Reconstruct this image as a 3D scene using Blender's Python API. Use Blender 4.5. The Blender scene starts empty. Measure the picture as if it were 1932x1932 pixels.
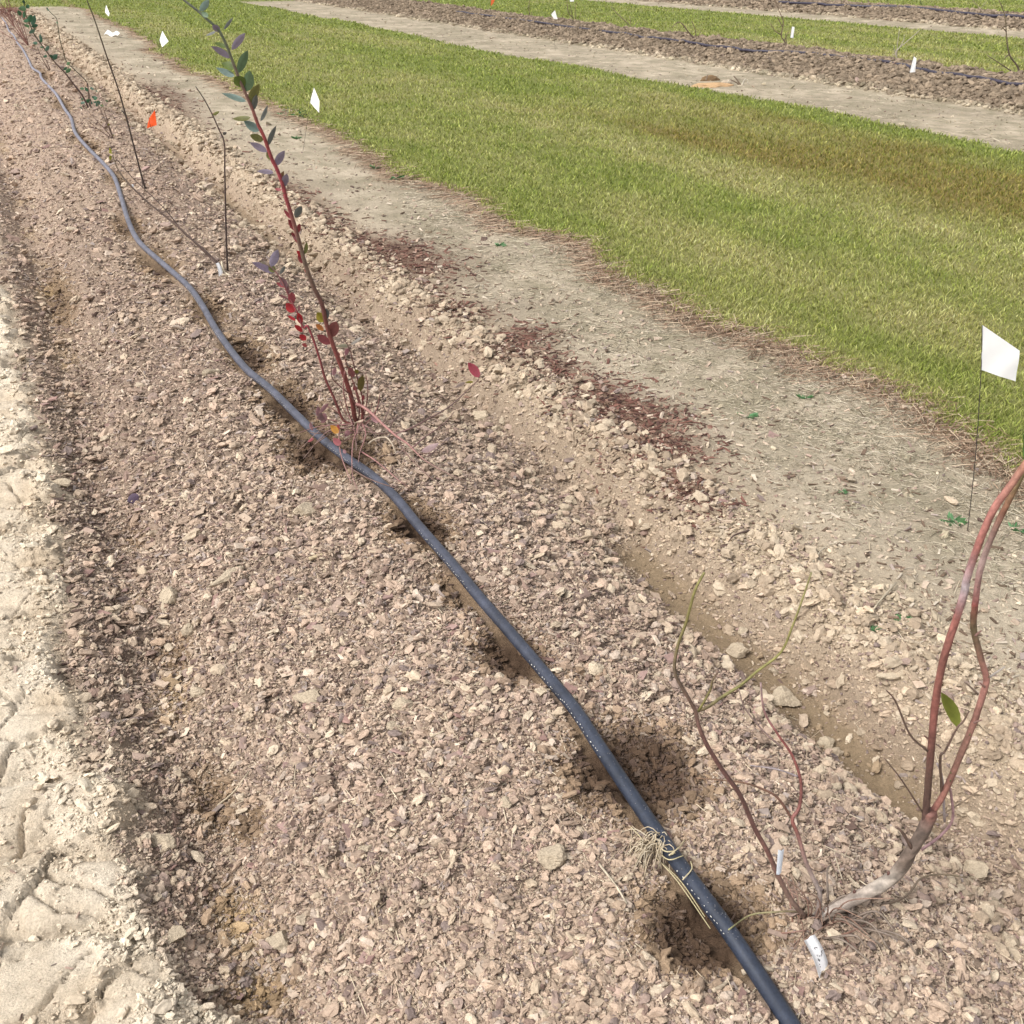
import bpy, math, random
import numpy as np
R = math.radians
rng = np.random.default_rng(7)
random.seed(7)
SC = bpy.context.scene
COL = SC.collection

# ------------------------------------------------------------------ camera
F = 1937.0                                   # focal length for a 1932 px wide frame
PITCH, YAW, CH = R(28.94), R(26.04), 1.5
cam = bpy.data.cameras.new('camera'); cam_o = bpy.data.objects.new('camera', cam); COL.objects.link(cam_o)
cam.sensor_width = 36; cam.lens = F / 1932 * 36
cam.clip_start = 0.02; cam.clip_end = 2000
cam_o.location = (0, 0, CH); cam_o.rotation_euler = (R(90) - PITCH, 0, -YAW)
SC.camera = cam_o

# ------------------------------------------------------------------ world, sun, exposure
SUN_EL, SUN_AZ = R(50), R(-98)               # azimuth clockwise from +Y; sun behind thin cloud, left and slightly behind the camera
w = bpy.data.worlds.new('World'); SC.world = w; w.use_nodes = True
nt = w.node_tree; nt.nodes.clear()
out = nt.nodes.new('ShaderNodeOutputWorld'); bg = nt.nodes.new('ShaderNodeBackground')
sky = nt.nodes.new('ShaderNodeTexSky'); sky.sky_type = 'NISHITA'; sky.sun_disc = False
sky.sun_elevation = SUN_EL; sky.sun_rotation = SUN_AZ; sky.dust_density = 4.0; sky.air_density = 1.0
hs = nt.nodes.new('ShaderNodeHueSaturation'); hs.inputs['Saturation'].default_value = 0.12
nt.links.new(sky.outputs[0], hs.inputs['Color']); nt.links.new(hs.outputs[0], bg.inputs['Color'])
bg.inputs['Strength'].default_value = 0.13
nt.links.new(bg.outputs[0], out.inputs[0])
sl = bpy.data.lights.new('sun', 'SUN'); sl.energy = 1.2; sl.angle = R(16); sl.color = (1, .95, .88)
so = bpy.data.objects.new('sun', sl); COL.objects.link(so)
sv = (math.sin(SUN_AZ) * math.cos(SUN_EL), math.cos(SUN_AZ) * math.cos(SUN_EL), math.sin(SUN_EL))
from mathutils import Vector
so.rotation_euler = Vector(sv).to_track_quat('Z', 'Y').to_euler()
SC.view_settings.view_transform = 'Standard'; SC.view_settings.look = 'None'
SC.view_settings.gamma = 1; SC.view_settings.exposure = 1.02
SC.cycles.max_bounces = 5; SC.cycles.diffuse_bounces = 3; SC.cycles.transparent_max_bounces = 4

# ------------------------------------------------------------------ numpy noise
def h2(ix, iy, s):
    n = (ix.astype(np.int64) * 374761393 + iy.astype(np.int64) * 668265263 + s * 974634777) & 0xFFFFFFFF
    n = ((n ^ (n >> 13)) * 1274126177) & 0xFFFFFFFF
    n = ((n ^ (n >> 16)) * 2246822519) & 0xFFFFFFFF
    return ((n ^ (n >> 15)) & 0xFFFFFF) / float(0xFFFFFF)
def vnoise(x, y, s=0):
    ix = np.floor(x); iy = np.floor(y); fx = x - ix; fy = y - iy
    fx = fx * fx * (3 - 2 * fx); fy = fy * fy * (3 - 2 * fy)
    a = h2(ix, iy, s); b = h2(ix + 1, iy, s); c = h2(ix, iy + 1, s); d = h2(ix + 1, iy + 1, s)
    return (a + (b - a) * fx) * (1 - fy) + (c + (d - c) * fx) * fy
def fbm(x, y, s=0, o=4):
    t = 0; a = .5; k = 1.0; n = 0
    for i in range(o):
        t = t + a * (vnoise(x * k + 13.7 * i, y * k + 5.1 * i, s + i) - .5) * 2; n += a; a *= .5; k *= 2.03
    return t / n
def worley(x, y, s=0):
    ix = np.floor(x); iy = np.floor(y)
    f1 = np.full(x.shape, 9.0); f2 = np.full(x.shape, 9.0); idr = np.zeros(x.shape)
    for dx in (-1, 0, 1):
        for dy in (-1, 0, 1):
            cx = ix + dx; cy = iy + dy
            d = np.hypot(cx + h2(cx, cy, s) - x, cy + h2(cx, cy, s + 1) - y)
            r = h2(cx, cy, s + 2)
            m = d < f1
            f2 = np.where(m, f1, np.minimum(f2, d)); idr = np.where(m, r, idr); f1 = np.where(m, d, f1)
    return f1, f2, idr
def sst(a, b, x):
    t = np.clip((x - a) / (b - a), 0, 1); return t * t * (3 - 2 * t)

# ------------------------------------------------------------------ pixel (1932-px frame) -> world
_rt = np.array([math.cos(YAW), -math.sin(YAW), 0])
_up = np.array([math.sin(YAW) * math.sin(PITCH), math.cos(YAW) * math.sin(PITCH), math.cos(PITCH)])
_fw = np.array([math.sin(YAW) * math.cos(PITCH), math.cos(YAW) * math.cos(PITCH), -math.sin(PITCH)])
HV = np.array([math.sin(YAW), math.cos(YAW), 0.0])            # horizontal view direction
CAMP = np.array([0, 0, CH])
def ray(u, v): return _fw + _rt * ((u - 966) / F) - _up * ((v - 966) / F)
def on_z(u, v, z=0.0):
    d = ray(u, v); return CAMP + d * ((z - CH) / d[2])

# ------------------------------------------------------------------ terrain
PX = [-60, -1.7, -1.2, -.3, -.14, -.02, .085, .16, .30, .50, .68, .84, .98, 1.12, 1.24, 1.33, 1.385, 1.47, 1.54, 1.58, 1.66, 1.85, 2.3, 9.3, 9.62, 10.0, 10.4, 10.7, 11.0, 11.4, 11.9,
      17.9, 18.6, 19.3, 19.9, 20.4, 21.0, 21.8, 28, 400]
PZ = [.0, .0, .035, .035, .03, .04, -.032, -.028, .055, .105, .138, .14, .125, .082, .03, -.005, -.085, -.10, -.095, .005, .042, .018, 0, 0, .05, .13, .17, .172, .14, .04, 0,
      0, .04, .14, .185, .18, .12, 0, 0, 0]
def smooth_profile(x):
    return (np.interp(x, PX, PZ) + np.interp(x - .014, PX, PZ) + np.interp(x + .014, PX, PZ)) / 3
DIPS = []      # x, y, rx, ry, depth, wet
for (u, v, rx, ry, dp, wt) in [(1330, 1745, .11, .10, .055, 1.0), (1200, 1460, .14, .15, .05, .95), (1340, 1800, .08, .05, .03, 1),
        (965, 1240, .08, .11, .05, .9), (1090, 1290, .10, .06, .01, .3), (790, 1000, .09, .14, .05, .9), (860, 1130, .05, .12, .03, .6),
        (590, 850, .10, .18, .05, .9), (660, 870, .13, .16, .03, .7), (545, 770, .10, .22, .045, .8), (470, 670, .09, .26, .045, .7),
        (395, 590, .09, .25, .04, .6), (300, 500, .10, .35, .045, .6), (240, 425, .09, .35, .04, .55), (222, 345, .09, .35, .03, .4),
        (170, 280, .09, .45, .03, .5), (145, 262, .09, .45, .03, .4), (118, 200, .10, .7, .03, .5), (82, 140, .10, 1.1, .03, .4), (1210, 1560, .05, .05, .02, .4)]:
    p = on_z(u, v, .12); DIPS.append((p[0], p[1], rx, ry, dp, wt))
FUR = []       # damp hollows in the left furrow
for (u, v, rx, ry, dp, wt) in [(330, 1230, .05, .09, .02, .30), (400, 1500, .045, .12, .02, .32), (470, 1560, .04, .05, .02, .32), (250, 1010, .05, .12, .015, .2), (420, 1700, .04, .08, .01, .3), (110, 560, .08, .5, .015, .35), (490, 1870, .06, .04, .01, .35)]:
    p = on_z(u, v, -.01); FUR.append((p[0], p[1], rx, ry, dp, wt))
def gauss(x, y, L, k):
    t = 0
    for d in L:
        t = np.maximum(t, d[k] * np.exp(-(((x - d[0]) / d[2]) ** 2 + ((y - d[1]) / d[3]) ** 2)))
    return t
SLABS = []     # smooth pressed slabs left by the tyre lugs
for (u, v, rx, ry, hh, tl) in [(138, 1685, .085, .060, .030, .15), (70, 1352, .085, .050, .030, -.1), (-10, 1880, .16, .075, .012, 0), (255, 1850, .05, .045, .018, .3), (20, 1500, .06, .045, .014, 0), (100, 1480, .05, .03, .012, .2), (20, 1130, .07, .055, .02, 0), (10, 930, .08, .07, .016, 0), (10, 760, .08, .09, .014, 0), (55, 1240, .05, .028, .012, .2), (20, 1620, .05, .04, .012, 0), (190, 1930, .06, .03, .012, 0)]:
    p = on_z(u, v, .06); SLABS.append((p[0], p[1], rx, ry, hh, tl))
def slabs(x, y):
    ins = 0 * x; z = 0 * x
    wx = x + .018 * fbm(x * 16, y * 16, 231, 3); wy = y + .018 * fbm(x * 16 + 5, y * 16, 233, 3)
    for a, b, rx, ry, hh, tl in SLABS:
        X = (wx - a) / rx; Y = (wy - b - tl * (wx - a)) / ry; d = (np.abs(X) ** 3 + np.abs(Y) ** 3)
        m = 1 - sst(.75, 1.0, d); ins = np.maximum(ins, m); z = np.maximum(z, m * hh * (1 - .25 * d))
    return ins, z
HOSE_PX = [(1690, 2330), (1560, 2060), (1500, 1945), (1440, 1850), (1370, 1752), (1290, 1645), (1255, 1590), (1200, 1510), (1130, 1410), (1085, 1340), (1030, 1270), (960, 1190), (905, 1130),
           (850, 1060), (790, 990), (745, 938), (700, 898), (650, 860), (600, 820), (560, 785), (510, 735), (460, 690), (410, 625), (380, 575), (353, 538), (306, 495), (262, 456), (242, 417),
           (228, 370), (214, 331), (189, 303), (167, 281), (142, 250), (134, 223), (122, 206), (106, 178), (89, 159), (78, 147), (75, 138), (61, 128), (53, 111), (42, 92), (33, 81), (26, 67), (17, 58), (11, 44), (2, 30)]
HR = .0134
hose_pts = [on_z(u, v, .155) for u, v in HOSE_PX]
HY = np.array([p[1] for p in hose_pts]); HX = np.array([p[0] for p in hose_pts])
def hose_x(y): return np.interp(y, HY, HX)

def edge_near(y):   # left edge of the near lawn
    return 2.83 + .12 * fbm(y * .9, y * 0 + 3, 41, 3) + .10 * fbm(y * 2.7, y * 0 + 9, 44, 2) - .12 * np.exp(-((y - 7.6) / .9) ** 2) - .1 * sst(9, 16, y) + .10 * np.exp(-((y - 5.2) / .5) ** 2) + .35 * sst(17, 24, y) - .06 * np.exp(-((y - 4.1) / .3) ** 2)
def edge_far(y): return 7.72 + .18 * fbm(y * .5, y * 0 + 3, 51, 3) + .10 * np.exp(-((y - 8.5) / 1.) ** 2) - .15 * np.exp(-((y - 16) / 3) ** 2)
def grass_mask(x, y):
    n = .05 * fbm(x * 5, y * 5, 61, 3) + .07 * fbm(x * 14, y * 14, 63, 3)
    xx = x + n
    en = edge_near(y); ef = edge_far(y)
    g = sst(-.06, .05, xx - en) * sst(-.08, .08, ef - xx)
    wv = .15 * fbm(y * .6, y * 0 + 8, 71, 3)
    g = np.maximum(g, sst(11.75, 11.95, xx + wv) * (1 - sst(17.2, 17.5, xx + wv)))
    g = np.maximum(g, sst(21.8, 22.1, xx + wv))
    g = np.maximum(g, 1 - sst(-1.9, -1.5, xx))
    ye = 33.0 + .1 * np.clip(x, 0, 4) + 1.2 * fbm(x * .5, y * 0 + 2, 77, 2) + sst(9, 12, x) * 8
    g = np.maximum(g, sst(ye - .3, ye + .5, y))
    return g
def end_fade(x, y):
    ye = 32.0 + sst(9, 12, x) * 8
    return 1 - sst(ye - 1.2, ye, y)
def soil_masks(x, y):
    """loose mulchy soil, pale cracked clay, flat bare strip, lawn"""
    g = grass_mask(x, y)
    wob = .06 * fbm(x * 3, y * 3, 81, 3) + .06 * fbm(x * 11, y * 11, 85, 3)
    clay = 1 - sst(-.12, -.05, x + wob - .05 * sst(2.3, 1.2, y) - .12 * sst(1.5, 1.0, y))
    loose = sst(-.10, .0, x + wob) * (1 - sst(1.66, 1.84, x + wob * 1.3))
    loose = np.maximum(loose, sst(9.3, 9.55, x + wob * 2) * (1 - sst(11.6, 11.8, x)))
    loose = np.maximum(loose, sst(18.3, 18.6, x + wob * 3) * (1 - sst(21.4, 21.7, x)))
    loose = loose * (1 - g) * (1 - clay * (x < 3)); clay = clay * (1 - g)
    strip = np.clip(1 - g - loose - clay, 0, 1)
    return loose, clay, strip, g
def wet_at(x, y):
    a = gauss(x, y, DIPS, 5) ** 1.35; b = gauss(x, y, FUR, 5)
    n = .85 + .9 * (fbm(x * 14, y * 14, 91, 3) * .5 + .5)
    return np.clip(np.maximum(a, b) * n, 0, 1)
def trough(x, y):
    c = 1.455 + .03 * fbm(y * 2, y * 0 + 1, 95, 2)
    m = np.exp(-((x - c + .03 * fbm(x * 9, y * 9, 96, 3)) / (.062 + .03 * fbm(y * 2.7, y * 0 + 4, 94, 2))) ** 4) * end_fade(x, y)
    return m * np.maximum(.75 * sst(-.3, .15, fbm(y * 1.1 + 3.3, x * 0 + 5.5, 97, 2)), sst(.95, 1.05, y) * (1 - sst(2.15, 2.35, y)))
def H0(x, y):
    z = smooth_profile(x + .03 * fbm(x * 1.5, y * 1.5, 21, 2)) * end_fade(x, y)
    z = z - gauss(x, y, DIPS, 4) - gauss(x, y, FUR, 4)
    return z
def H(x, y):
    x = np.asarray(x, float); y = np.asarray(y, float)
    lo, cl, st, g = soil_masks(x, y)
    tr = trough(x, y) * (x < 2)
    z = H0(x, y)
    rough = np.clip(lo * (1 - .85 * tr) + .15 * st + .12 * cl, 0, 1)
    z = z + rough * .013 * fbm(x * 5, y * 5, 1, 3)
    far = sst(5, 9, x)
    z = z + far * lo * .05 * fbm(x * 2.6, y * 2.6, 6, 3)
    f1, f2, r = worley(x * 17, y * 17, 3)
    z = z + rough * .020 * r * r * np.sqrt(np.clip(1 - (f1 / .55) ** 2, 0, 1))
    f1, f2, r = worley(x * 42, y * 42, 8)
    z = z + rough * .009 * r * np.sqrt(np.clip(1 - (f1 / .6) ** 2, 0, 1))
    f1, f2, r = worley(x * 95, y * 95, 14)
    z = z + rough * .0045 * r * np.sqrt(np.clip(1 - (f1 / .6) ** 2, 0, 1))
    # pressed clay slabs left by tyre lugs
    wx = x + .05 * fbm(x * 8, y * 8, 31, 4); wy = y + .05 * fbm(x * 8 + 9, y * 8, 33, 4)
    s = (wy + .45 * wx) / .215; sf = s - np.floor(s)
    pill = 1 - np.abs(2 * sf - 1) ** 4
    f1, f2, r = worley(wx * 5.5, wy * 7.5, 37)
    crack = (1 - sst(.0, .05, f2 - f1)) * (.4 + .6 * (r > .3))
    g1, g2, r2 = worley(wx * 24 + 5, wy * 24, 39)
    crack2 = (1 - sst(.0, .10, g2 - g1)) * sst(-.1, .3, fbm(x * 5, y * 5, 43, 2))
    z = z + cl * (.042 * pill * (.6 + .4 * h2(np.floor(s), s * 0, 5)) + .020 * (r - .5) - .024 * crack - .010 * crack2 + .006 * (r2 - .5) * sst(-.1, .3, fbm(x * 5, y * 5, 43, 2)))
    ins, zs = slabs(x, y); near = (x < .3) & (x > -1) & (y < 8)
    z = np.where(near, z * (1 - .55 * ins) + .012 * ins + zs - ins * .012 * (1 - sst(.0, .045, f2 - f1)), z)
    # torn lip along the right of the furrow
    lip = np.exp(-((x - 1.62) / .06) ** 2) * (y < 31)
    z = z + lip * .045 * fbm(x * 7, y * 6, 46, 4) - .03 * np.exp(-((x - 1.455) / .09) ** 2) * sst(-.2, .3, fbm(y * 1.6, x * 0 + 2, 57, 3)) * (y < 31)
    z = z + st * .003 * fbm(x * 40, y * 40, 48, 2) + g * .012 * fbm(x * 2.2, y * 2.2, 49, 2) + g * .008
    # never above the hose
    d = np.abs(x - hose_x(y))
    cap = .155 - HR * .55 + 40 * np.clip(d - .017, 0, 9) ** 1.3 * .3
    z = np.where((d < .05) & (y < 28), np.minimum(z, cap), z)
    return z
MULCH = []     # dark red-brown bark spilled on the flat strip
for (u, v, rx, ry, a) in [(760, 490, .16, .30, 1), (700, 465, .10, .25, .8), (620, 425, .08, .45, .8), (560, 372, .08, .5, .6), (865, 600, .10, .14, .7), (975, 670, .10, .14, .9), (1060, 705, .08, .12, .7),
        (1180, 785, .11, .16, .95), (1250, 850, .10, .10, .9), (1300, 935, .05, .10, .9), (1130, 740, .1, .1, .6), (820, 550, .07, .14, .5), (310, 190, .10, 1.2, .8), (330, 180, .1, 1, .5), (560, 210, .1, .3, .0), (1000, 640, .1, .1, .6)]:
    p = on_z(u, v, 0); MULCH.append((p[0] - .02, p[1], rx * 1.55, ry * 1.4, a * 1.3))
def mulch_at(x, y): return np.clip(gauss(x, y, MULCH, 4) * (.55 + 1.1 * (fbm(x * 9, y * 9, 101, 3) * .5 + .5)), 0, 1)
def lerp(a, b, t): return a + (b - a) * t[..., None]
def C(*c): return np.array(c, float)
def grass_tone(x, y):
    """0 = fresh green, 1 = dry olive/straw"""
    t = .42 + .6 * fbm(x * 1.4, y * .14, 111, 3) + .35 * fbm(x * 1.1, y * .6, 113, 3) + .35 * fbm(x * 4, y * 2.2, 115, 3)
    t = t + .35 * np.exp(-((x - 5.6) / 1.1) ** 2) * sst(12, 5, y) - .3 * np.exp(-((x - 7.4) / .35) ** 2) - .16 * np.exp(-((x - 3.1) / .25) ** 2) - .25 * np.exp(-((x - 5.9) / .3) ** 2) * sst(8, 12, y)
    t = t - .30 * sst(13, 25, y) - .3 * np.exp(-((x - 12.1) / .3) ** 2)
    return np.clip(t, 0, 1)
def olive(x, y):
    return np.clip(sst(4.9, 5.6, x + .5 * fbm(x * .8, y * .35, 117, 3)) * (1 - sst(7.0, 7.45, x)) * (1 - sst(6.5, 12, y)) * (.6 + .9 * fbm(x * 1.7, y * .9, 118, 3)), 0, 1)
def ground_color(x, y, under=False):
    rr = np.hypot(x, y)
    lo, cl, st, g = soil_masks(x, y)
    n1 = fbm(x * 2.2, y * 2.2, 121, 3) * .5 + .5; n2 = fbm(x * 9, y * 9, 125, 3) * .5 + .5
    c_lo = lerp(C(.40, .305, .255) + 0 * n1[..., None], C(.49, .395, .315), n1 * .9)
    c_lo = lerp(c_lo, C(.33, .25, .21), np.clip(n2 - .5, 0, 1))
    farm = sst(5, 9, x); c_lo = lerp(c_lo, C(.235, .19, .145), farm)
    c_cl = lerp(C(.82, .755, .655) + 0 * n1[..., None], C(.60, .51, .40), np.clip(n2 * 1.4 - .2, 0, 1))
    c_st = lerp(C(.41, .36, .285) + 0 * n1[..., None], C(.60, .53, .43), np.clip(n1 * 2.2 - .75, 0, 1))
    c_st = lerp(c_st, C(.27, .25, .175), np.clip(n2 * 2.2 - .6, 0, 1) * .7 * sst(1.9, 2.3, x))
    c_st = lerp(c_st, C(.45, .38, .29), .5 * (1 - sst(1.85, 2.1, x)))
    c_st = lerp(c_st, C(.66, .59, .48), .8 * np.exp(-((x - 2.15) / .35) ** 2 - ((y - 1.0) / .55) ** 2))
    t = grass_tone(x, y)
    c_g = lerp(lerp(C(.17, .21, .055) + 0 * n1[..., None], C(.31, .29, .14), t), C(.20, .165, .06), olive(x, y))
    if under: c_lo = c_lo * (.66 + .28 * sst(3, 10, rr))[..., None]; c_st = c_st * .92  # crevice shade beneath the crumbs painted into the ground colour, easing with distance
    c = c_lo * lo[..., None] + c_cl * cl[..., None] + c_st * st[..., None] + c_g * g[..., None]
    fr = np.exp(-((x - edge_near(y) + .05 + .05 * fbm(x * 7, y * 7, 187, 2)) / .10) ** 2); c = lerp(c, C(.27, .19, .125), fr * .8)
    rid = np.exp(-((x - 1.68) / .16) ** 2) * (1 - g); c = lerp(c, C(.56, .475, .36), rid * .75)
    tr = trough(x, y) * (x < 2); c = lerp(c, C(.30, .232, .155), tr * .9)
    c = lerp(c, C(.14, .08, .06), mulch_at(x, y) * .85)
    wt = wet_at(x, y); c = lerp(c, C(.27, .19, .11), sst(0, .3, wt) * .6); c = lerp(c, C(.085, .055, .038), sst(.15, .9, wt) * .95)
    yel = np.exp(-((x - .12) / .05) ** 2) * np.clip(fbm(x * 4, y * 4, 131, 2) * 2, 0, 1); c = lerp(c, C(.42, .31, .17), yel * .6)
    en = np.exp(-(((x - 1.15) / .62) ** 2 + ((y - 30.5) / 4.6) ** 2) ** 2); c = lerp(c, C(.13, .05, .035), en * .95)
    return np.clip(c, .01, .9)

# ------------------------------------------------------------------ mesh + tag helpers
TONE = {'white_film': (1, 1, 1), 'soil': (.755, .72, .672), 'soil_crumbs': (.755, .72, .672), 'dry_clod': (.76, .73, .68), 'bark_chip': (.75, .71, .672), 'lawn_grass': (.685, .725, .50), 'straw': (.73, .71, .67)}   # dry-soil pigments
def mesh_np(name, V, faces, nper, mat, cols=None, parent=None, smooth=False):
    """faces: (M,nper) int array, or list of (array, nper)"""
    me = bpy.data.meshes.new(name)
    if not isinstance(faces, list): faces = [(faces, nper)]
    V = np.ascontiguousarray(V, np.float32)
    loops = np.concatenate([f.reshape(-1) for f, n in faces]).astype(np.int32)
    tot = np.concatenate([np.full(len(f), n, np.int32) for f, n in faces])
    st = np.concatenate([[0], np.cumsum(tot)[:-1]]).astype(np.int32)
    me.vertices.add(len(V)); me.vertices.foreach_set('co', V.reshape(-1))
    me.loops.add(len(loops)); me.loops.foreach_set('vertex_index', loops)
    me.polygons.add(len(tot)); me.polygons.foreach_set('loop_start', st); me.polygons.foreach_set('loop_total', tot)
    me.polygons.foreach_set('use_smooth', np.full(len(tot), smooth, bool))
    if cols is not None:
        a = me.color_attributes.new('Col', 'FLOAT_COLOR', 'POINT')
        c4 = np.ones((len(V), 4), np.float32); c4[:, :3] = np.asarray(cols) * np.array(TONE.get(mat.name, (.71, .71, .71)))
        a.data.foreach_set('color', c4.reshape(-1))
    me.update(calc_edges=True)
    me.materials.append(mat)
    o = bpy.data.objects.new(name, me); COL.objects.link(o)
    if parent is not None: o.parent = parent
    return o
def tag(o, label, cat, group=None, kind=None):
    if label: o['label'] = label
    if cat: o['category'] = cat
    if group: o['group'] = group
    if kind: o['kind'] = kind
    return o
def empty(name, loc, label, cat, group=None):
    o = bpy.data.objects.new(name, None); COL.objects.link(o); o.location = tuple(loc); o.empty_display_size = .05
    return tag(o, label, cat, group)

def vcol_mat(name, rough=.9, nscale=0, namt=.3, bscale=0, bstr=.3, bdist=.002, trans=0, spec=.25, nscale2=0, namt2=.2, sheen=0):
    m = bpy.data.materials.new(name); m.use_nodes = True; t = m.node_tree; N = t.nodes; L = t.links
    b = N['Principled BSDF']; b.inputs['Roughness'].default_value = rough
    b.inputs['Specular IOR Level'].default_value = spec
    a = N.new('ShaderNodeAttribute'); a.attribute_name = 'Col'
    src = a.outputs['Color']; tc = N.new('ShaderNodeTexCoord')
    for sc_, am in ((nscale, namt), (nscale2, namt2)):
        if not sc_: continue
        no = N.new('ShaderNodeTexNoise'); no.inputs['Scale'].default_value = sc_; no.inputs['Detail'].default_value = 5; no.inputs['Roughness'].default_value = .65
        L.new(tc.outputs['Object'], no.inputs['Vector'])
        mr = N.new('ShaderNodeMapRange'); mr.inputs[1].default_value = .3; mr.inputs[2].default_value = .7; mr.inputs[3].default_value = 1 - am; mr.inputs[4].default_value = 1 + am
        L.new(no.outputs[0], mr.inputs[0])
        mx = N.new('ShaderNodeVectorMath'); mx.operation = 'SCALE'; L.new(src, mx.inputs[0]); L.new(mr.outputs[0], mx.inputs['Scale'])
        src = mx.outputs[0]
    L.new(src, b.inputs['Base Color'])
    if bscale:
        no = N.new('ShaderNodeTexNoise'); no.inputs['Scale'].default_value = bscale; no.inputs['Detail'].default_value = 6; no.inputs['Roughness'].default_value = .7
        L.new(tc.outputs['Object'], no.inputs['Vector'])
        bu = N.new('ShaderNodeBump'); bu.inputs['Strength'].default_value = bstr; bu.inputs['Distance'].default_value = bdist
        L.new(no.outputs[0], bu.inputs['Height']); L.new(bu.outputs[0], b.inputs['Normal'])
    if trans:
        tr = N.new('ShaderNodeBsdfTranslucent'); L.new(src, tr.inputs['Color'])
        mi = N.new('ShaderNodeMixShader'); mi.inputs[0].default_value = trans
        L.new(b.outputs[0], mi.inputs[1]); L.new(tr.outputs[0], mi.inputs[2]); L.new(mi.outputs[0], N['Material Output'].inputs[0])
    return m
M_ground = vcol_mat('soil', .95, 60, .16, 170, .9, .006, nscale2=260, namt2=.22, spec=.15)
M_crumb = vcol_mat('soil_crumbs', .95, 90, .14, 420, .6, .002, nscale2=400, namt2=.15, spec=.15)
M_clod = vcol_mat('dry_clod', .95, 55, .12, 160, .9, .004, nscale2=300, namt2=.15, spec=.12)
M_chip = vcol_mat('bark_chip', .85, 120, .2, 300, .5, .001, spec=.2)
M_straw = vcol_mat('straw', .7, 0, .2, spec=.3)
M_grass = vcol_mat('lawn_grass', .6, 0, trans=.3, spec=.25)
M_leaf = vcol_mat('leaf', .5, 90, .18, 0, trans=.25, spec=.35)
M_bark = vcol_mat('stem_bark', .6, 150, .25, 350, .5, .001, spec=.35, nscale2=40, namt2=.15)
M_hose = vcol_mat('black_poly_pipe', .48, 22, .38, 500, .2, .0006, spec=.45, nscale2=260, namt2=.28)
M_white = vcol_mat('white_film', .5, 30, .02, 30, .3, .003, trans=.45, spec=.3)
M_plain = vcol_mat('matt_paint', .6)

# ------------------------------------------------------------------ ground sheet
def axis(segs):
    out = [segs[0][0]]
    for a, b, f in segs:
        x = out[-1]
        while x < b - 1e-6:
            x = x + f(x); out.append(x)
    return np.array(out)
gx = axis([(-400, -40, lambda x: 30), (-40, -3, lambda x: 1.2), (-3, -.5, lambda x: .05), (-.5, 1.9, lambda x: .0055), (1.9, 3.0, lambda x: .009), (3.0, 8, lambda x: .03),
           (8, 12.3, lambda x: .022), (12.3, 18, lambda x: .08), (18, 22, lambda x: .04), (22, 60, lambda x: .8), (60, 500, lambda x: 30)])
gy = axis([(-60, -4, lambda y: 8), (-4, .4, lambda y: .06), (.4, .7, lambda y: .02), (.7, 3.0, lambda y: .0055), (3.0, 34, lambda y: min(.12, .0010 * y ** 1.55)), (34, 60, lambda y: .6), (60, 700, lambda y: 30)])
GX, GY = np.meshgrid(gx, gy)
GZ = np.empty_like(GX); GC = np.empty(GX.shape + (3,))
for i in range(0, len(gy), 120):
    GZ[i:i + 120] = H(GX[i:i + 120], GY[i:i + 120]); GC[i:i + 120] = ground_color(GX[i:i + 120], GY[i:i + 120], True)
ny, nx = GX.shape
idx = np.arange(nx * ny, dtype=np.int32).reshape(ny, nx)
q = np.stack([idx[:-1, :-1], idx[:-1, 1:], idx[1:, 1:], idx[1:, :-1]], -1).reshape(-1, 4)
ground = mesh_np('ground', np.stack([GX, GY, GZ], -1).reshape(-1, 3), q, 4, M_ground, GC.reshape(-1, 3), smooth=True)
ground['kind'] = 'structure'
print('ground verts', nx * ny)
del GZ, GC, q

# ------------------------------------------------------------------ scatter machinery
def polar(n, rmin, rmax, ex=2.6, a0=-22, a1=80):
    u = rng.random(n); k = 2 - ex
    r = (rmin ** k + u * (rmax ** k - rmin ** k)) ** (1 / k)
    a = np.radians(a0 + rng.random(n) * (a1 - a0))
    return r * np.sin(a), r * np.cos(a), r
def rotm(yaw, tx, ty):
    cy, sy = np.cos(yaw), np.sin(yaw); cx, sx = np.cos(tx), np.sin(tx); cz, sz = np.cos(ty), np.sin(ty)
    o, z = np.ones_like(yaw), np.zeros_like(yaw)
    A = np.stack([np.stack([cy, -sy, z], -1), np.stack([sy, cy, z], -1), np.stack([z, z, o], -1)], -2)
    B = np.stack([np.stack([o, z, z], -1), np.stack([z, cx, -sx], -1), np.stack([z, sx, cx], -1)], -2)
    D = np.stack([np.stack([cz, z, sz], -1), np.stack([z, o, z], -1), np.stack([-sz, z, cz], -1)], -2)
    return A @ B @ D
def ico():
    p = (1 + 5 ** .5) / 2
    v = np.array([(-1, p, 0), (1, p, 0), (-1, -p, 0), (1, -p, 0), (0, -1, p), (0, 1, p), (0, -1, -p), (0, 1, -p), (p, 0, -1), (p, 0, 1), (-p, 0, -1), (-p, 0, 1)], float)
    v /= np.linalg.norm(v[0])
    f = np.array([(0, 11, 5), (0, 5, 1), (0, 1, 7), (0, 7, 10), (0, 10, 11), (1, 5, 9), (5, 11, 4), (11, 10, 2), (10, 7, 6), (7, 1, 8), (3, 9, 4), (3, 4, 2), (3, 2, 6), (3, 6, 8), (3, 8, 9), (4, 9, 5), (2, 4, 11), (6, 2, 10), (8, 6, 7), (9, 8, 1)])
    return v, f
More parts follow.
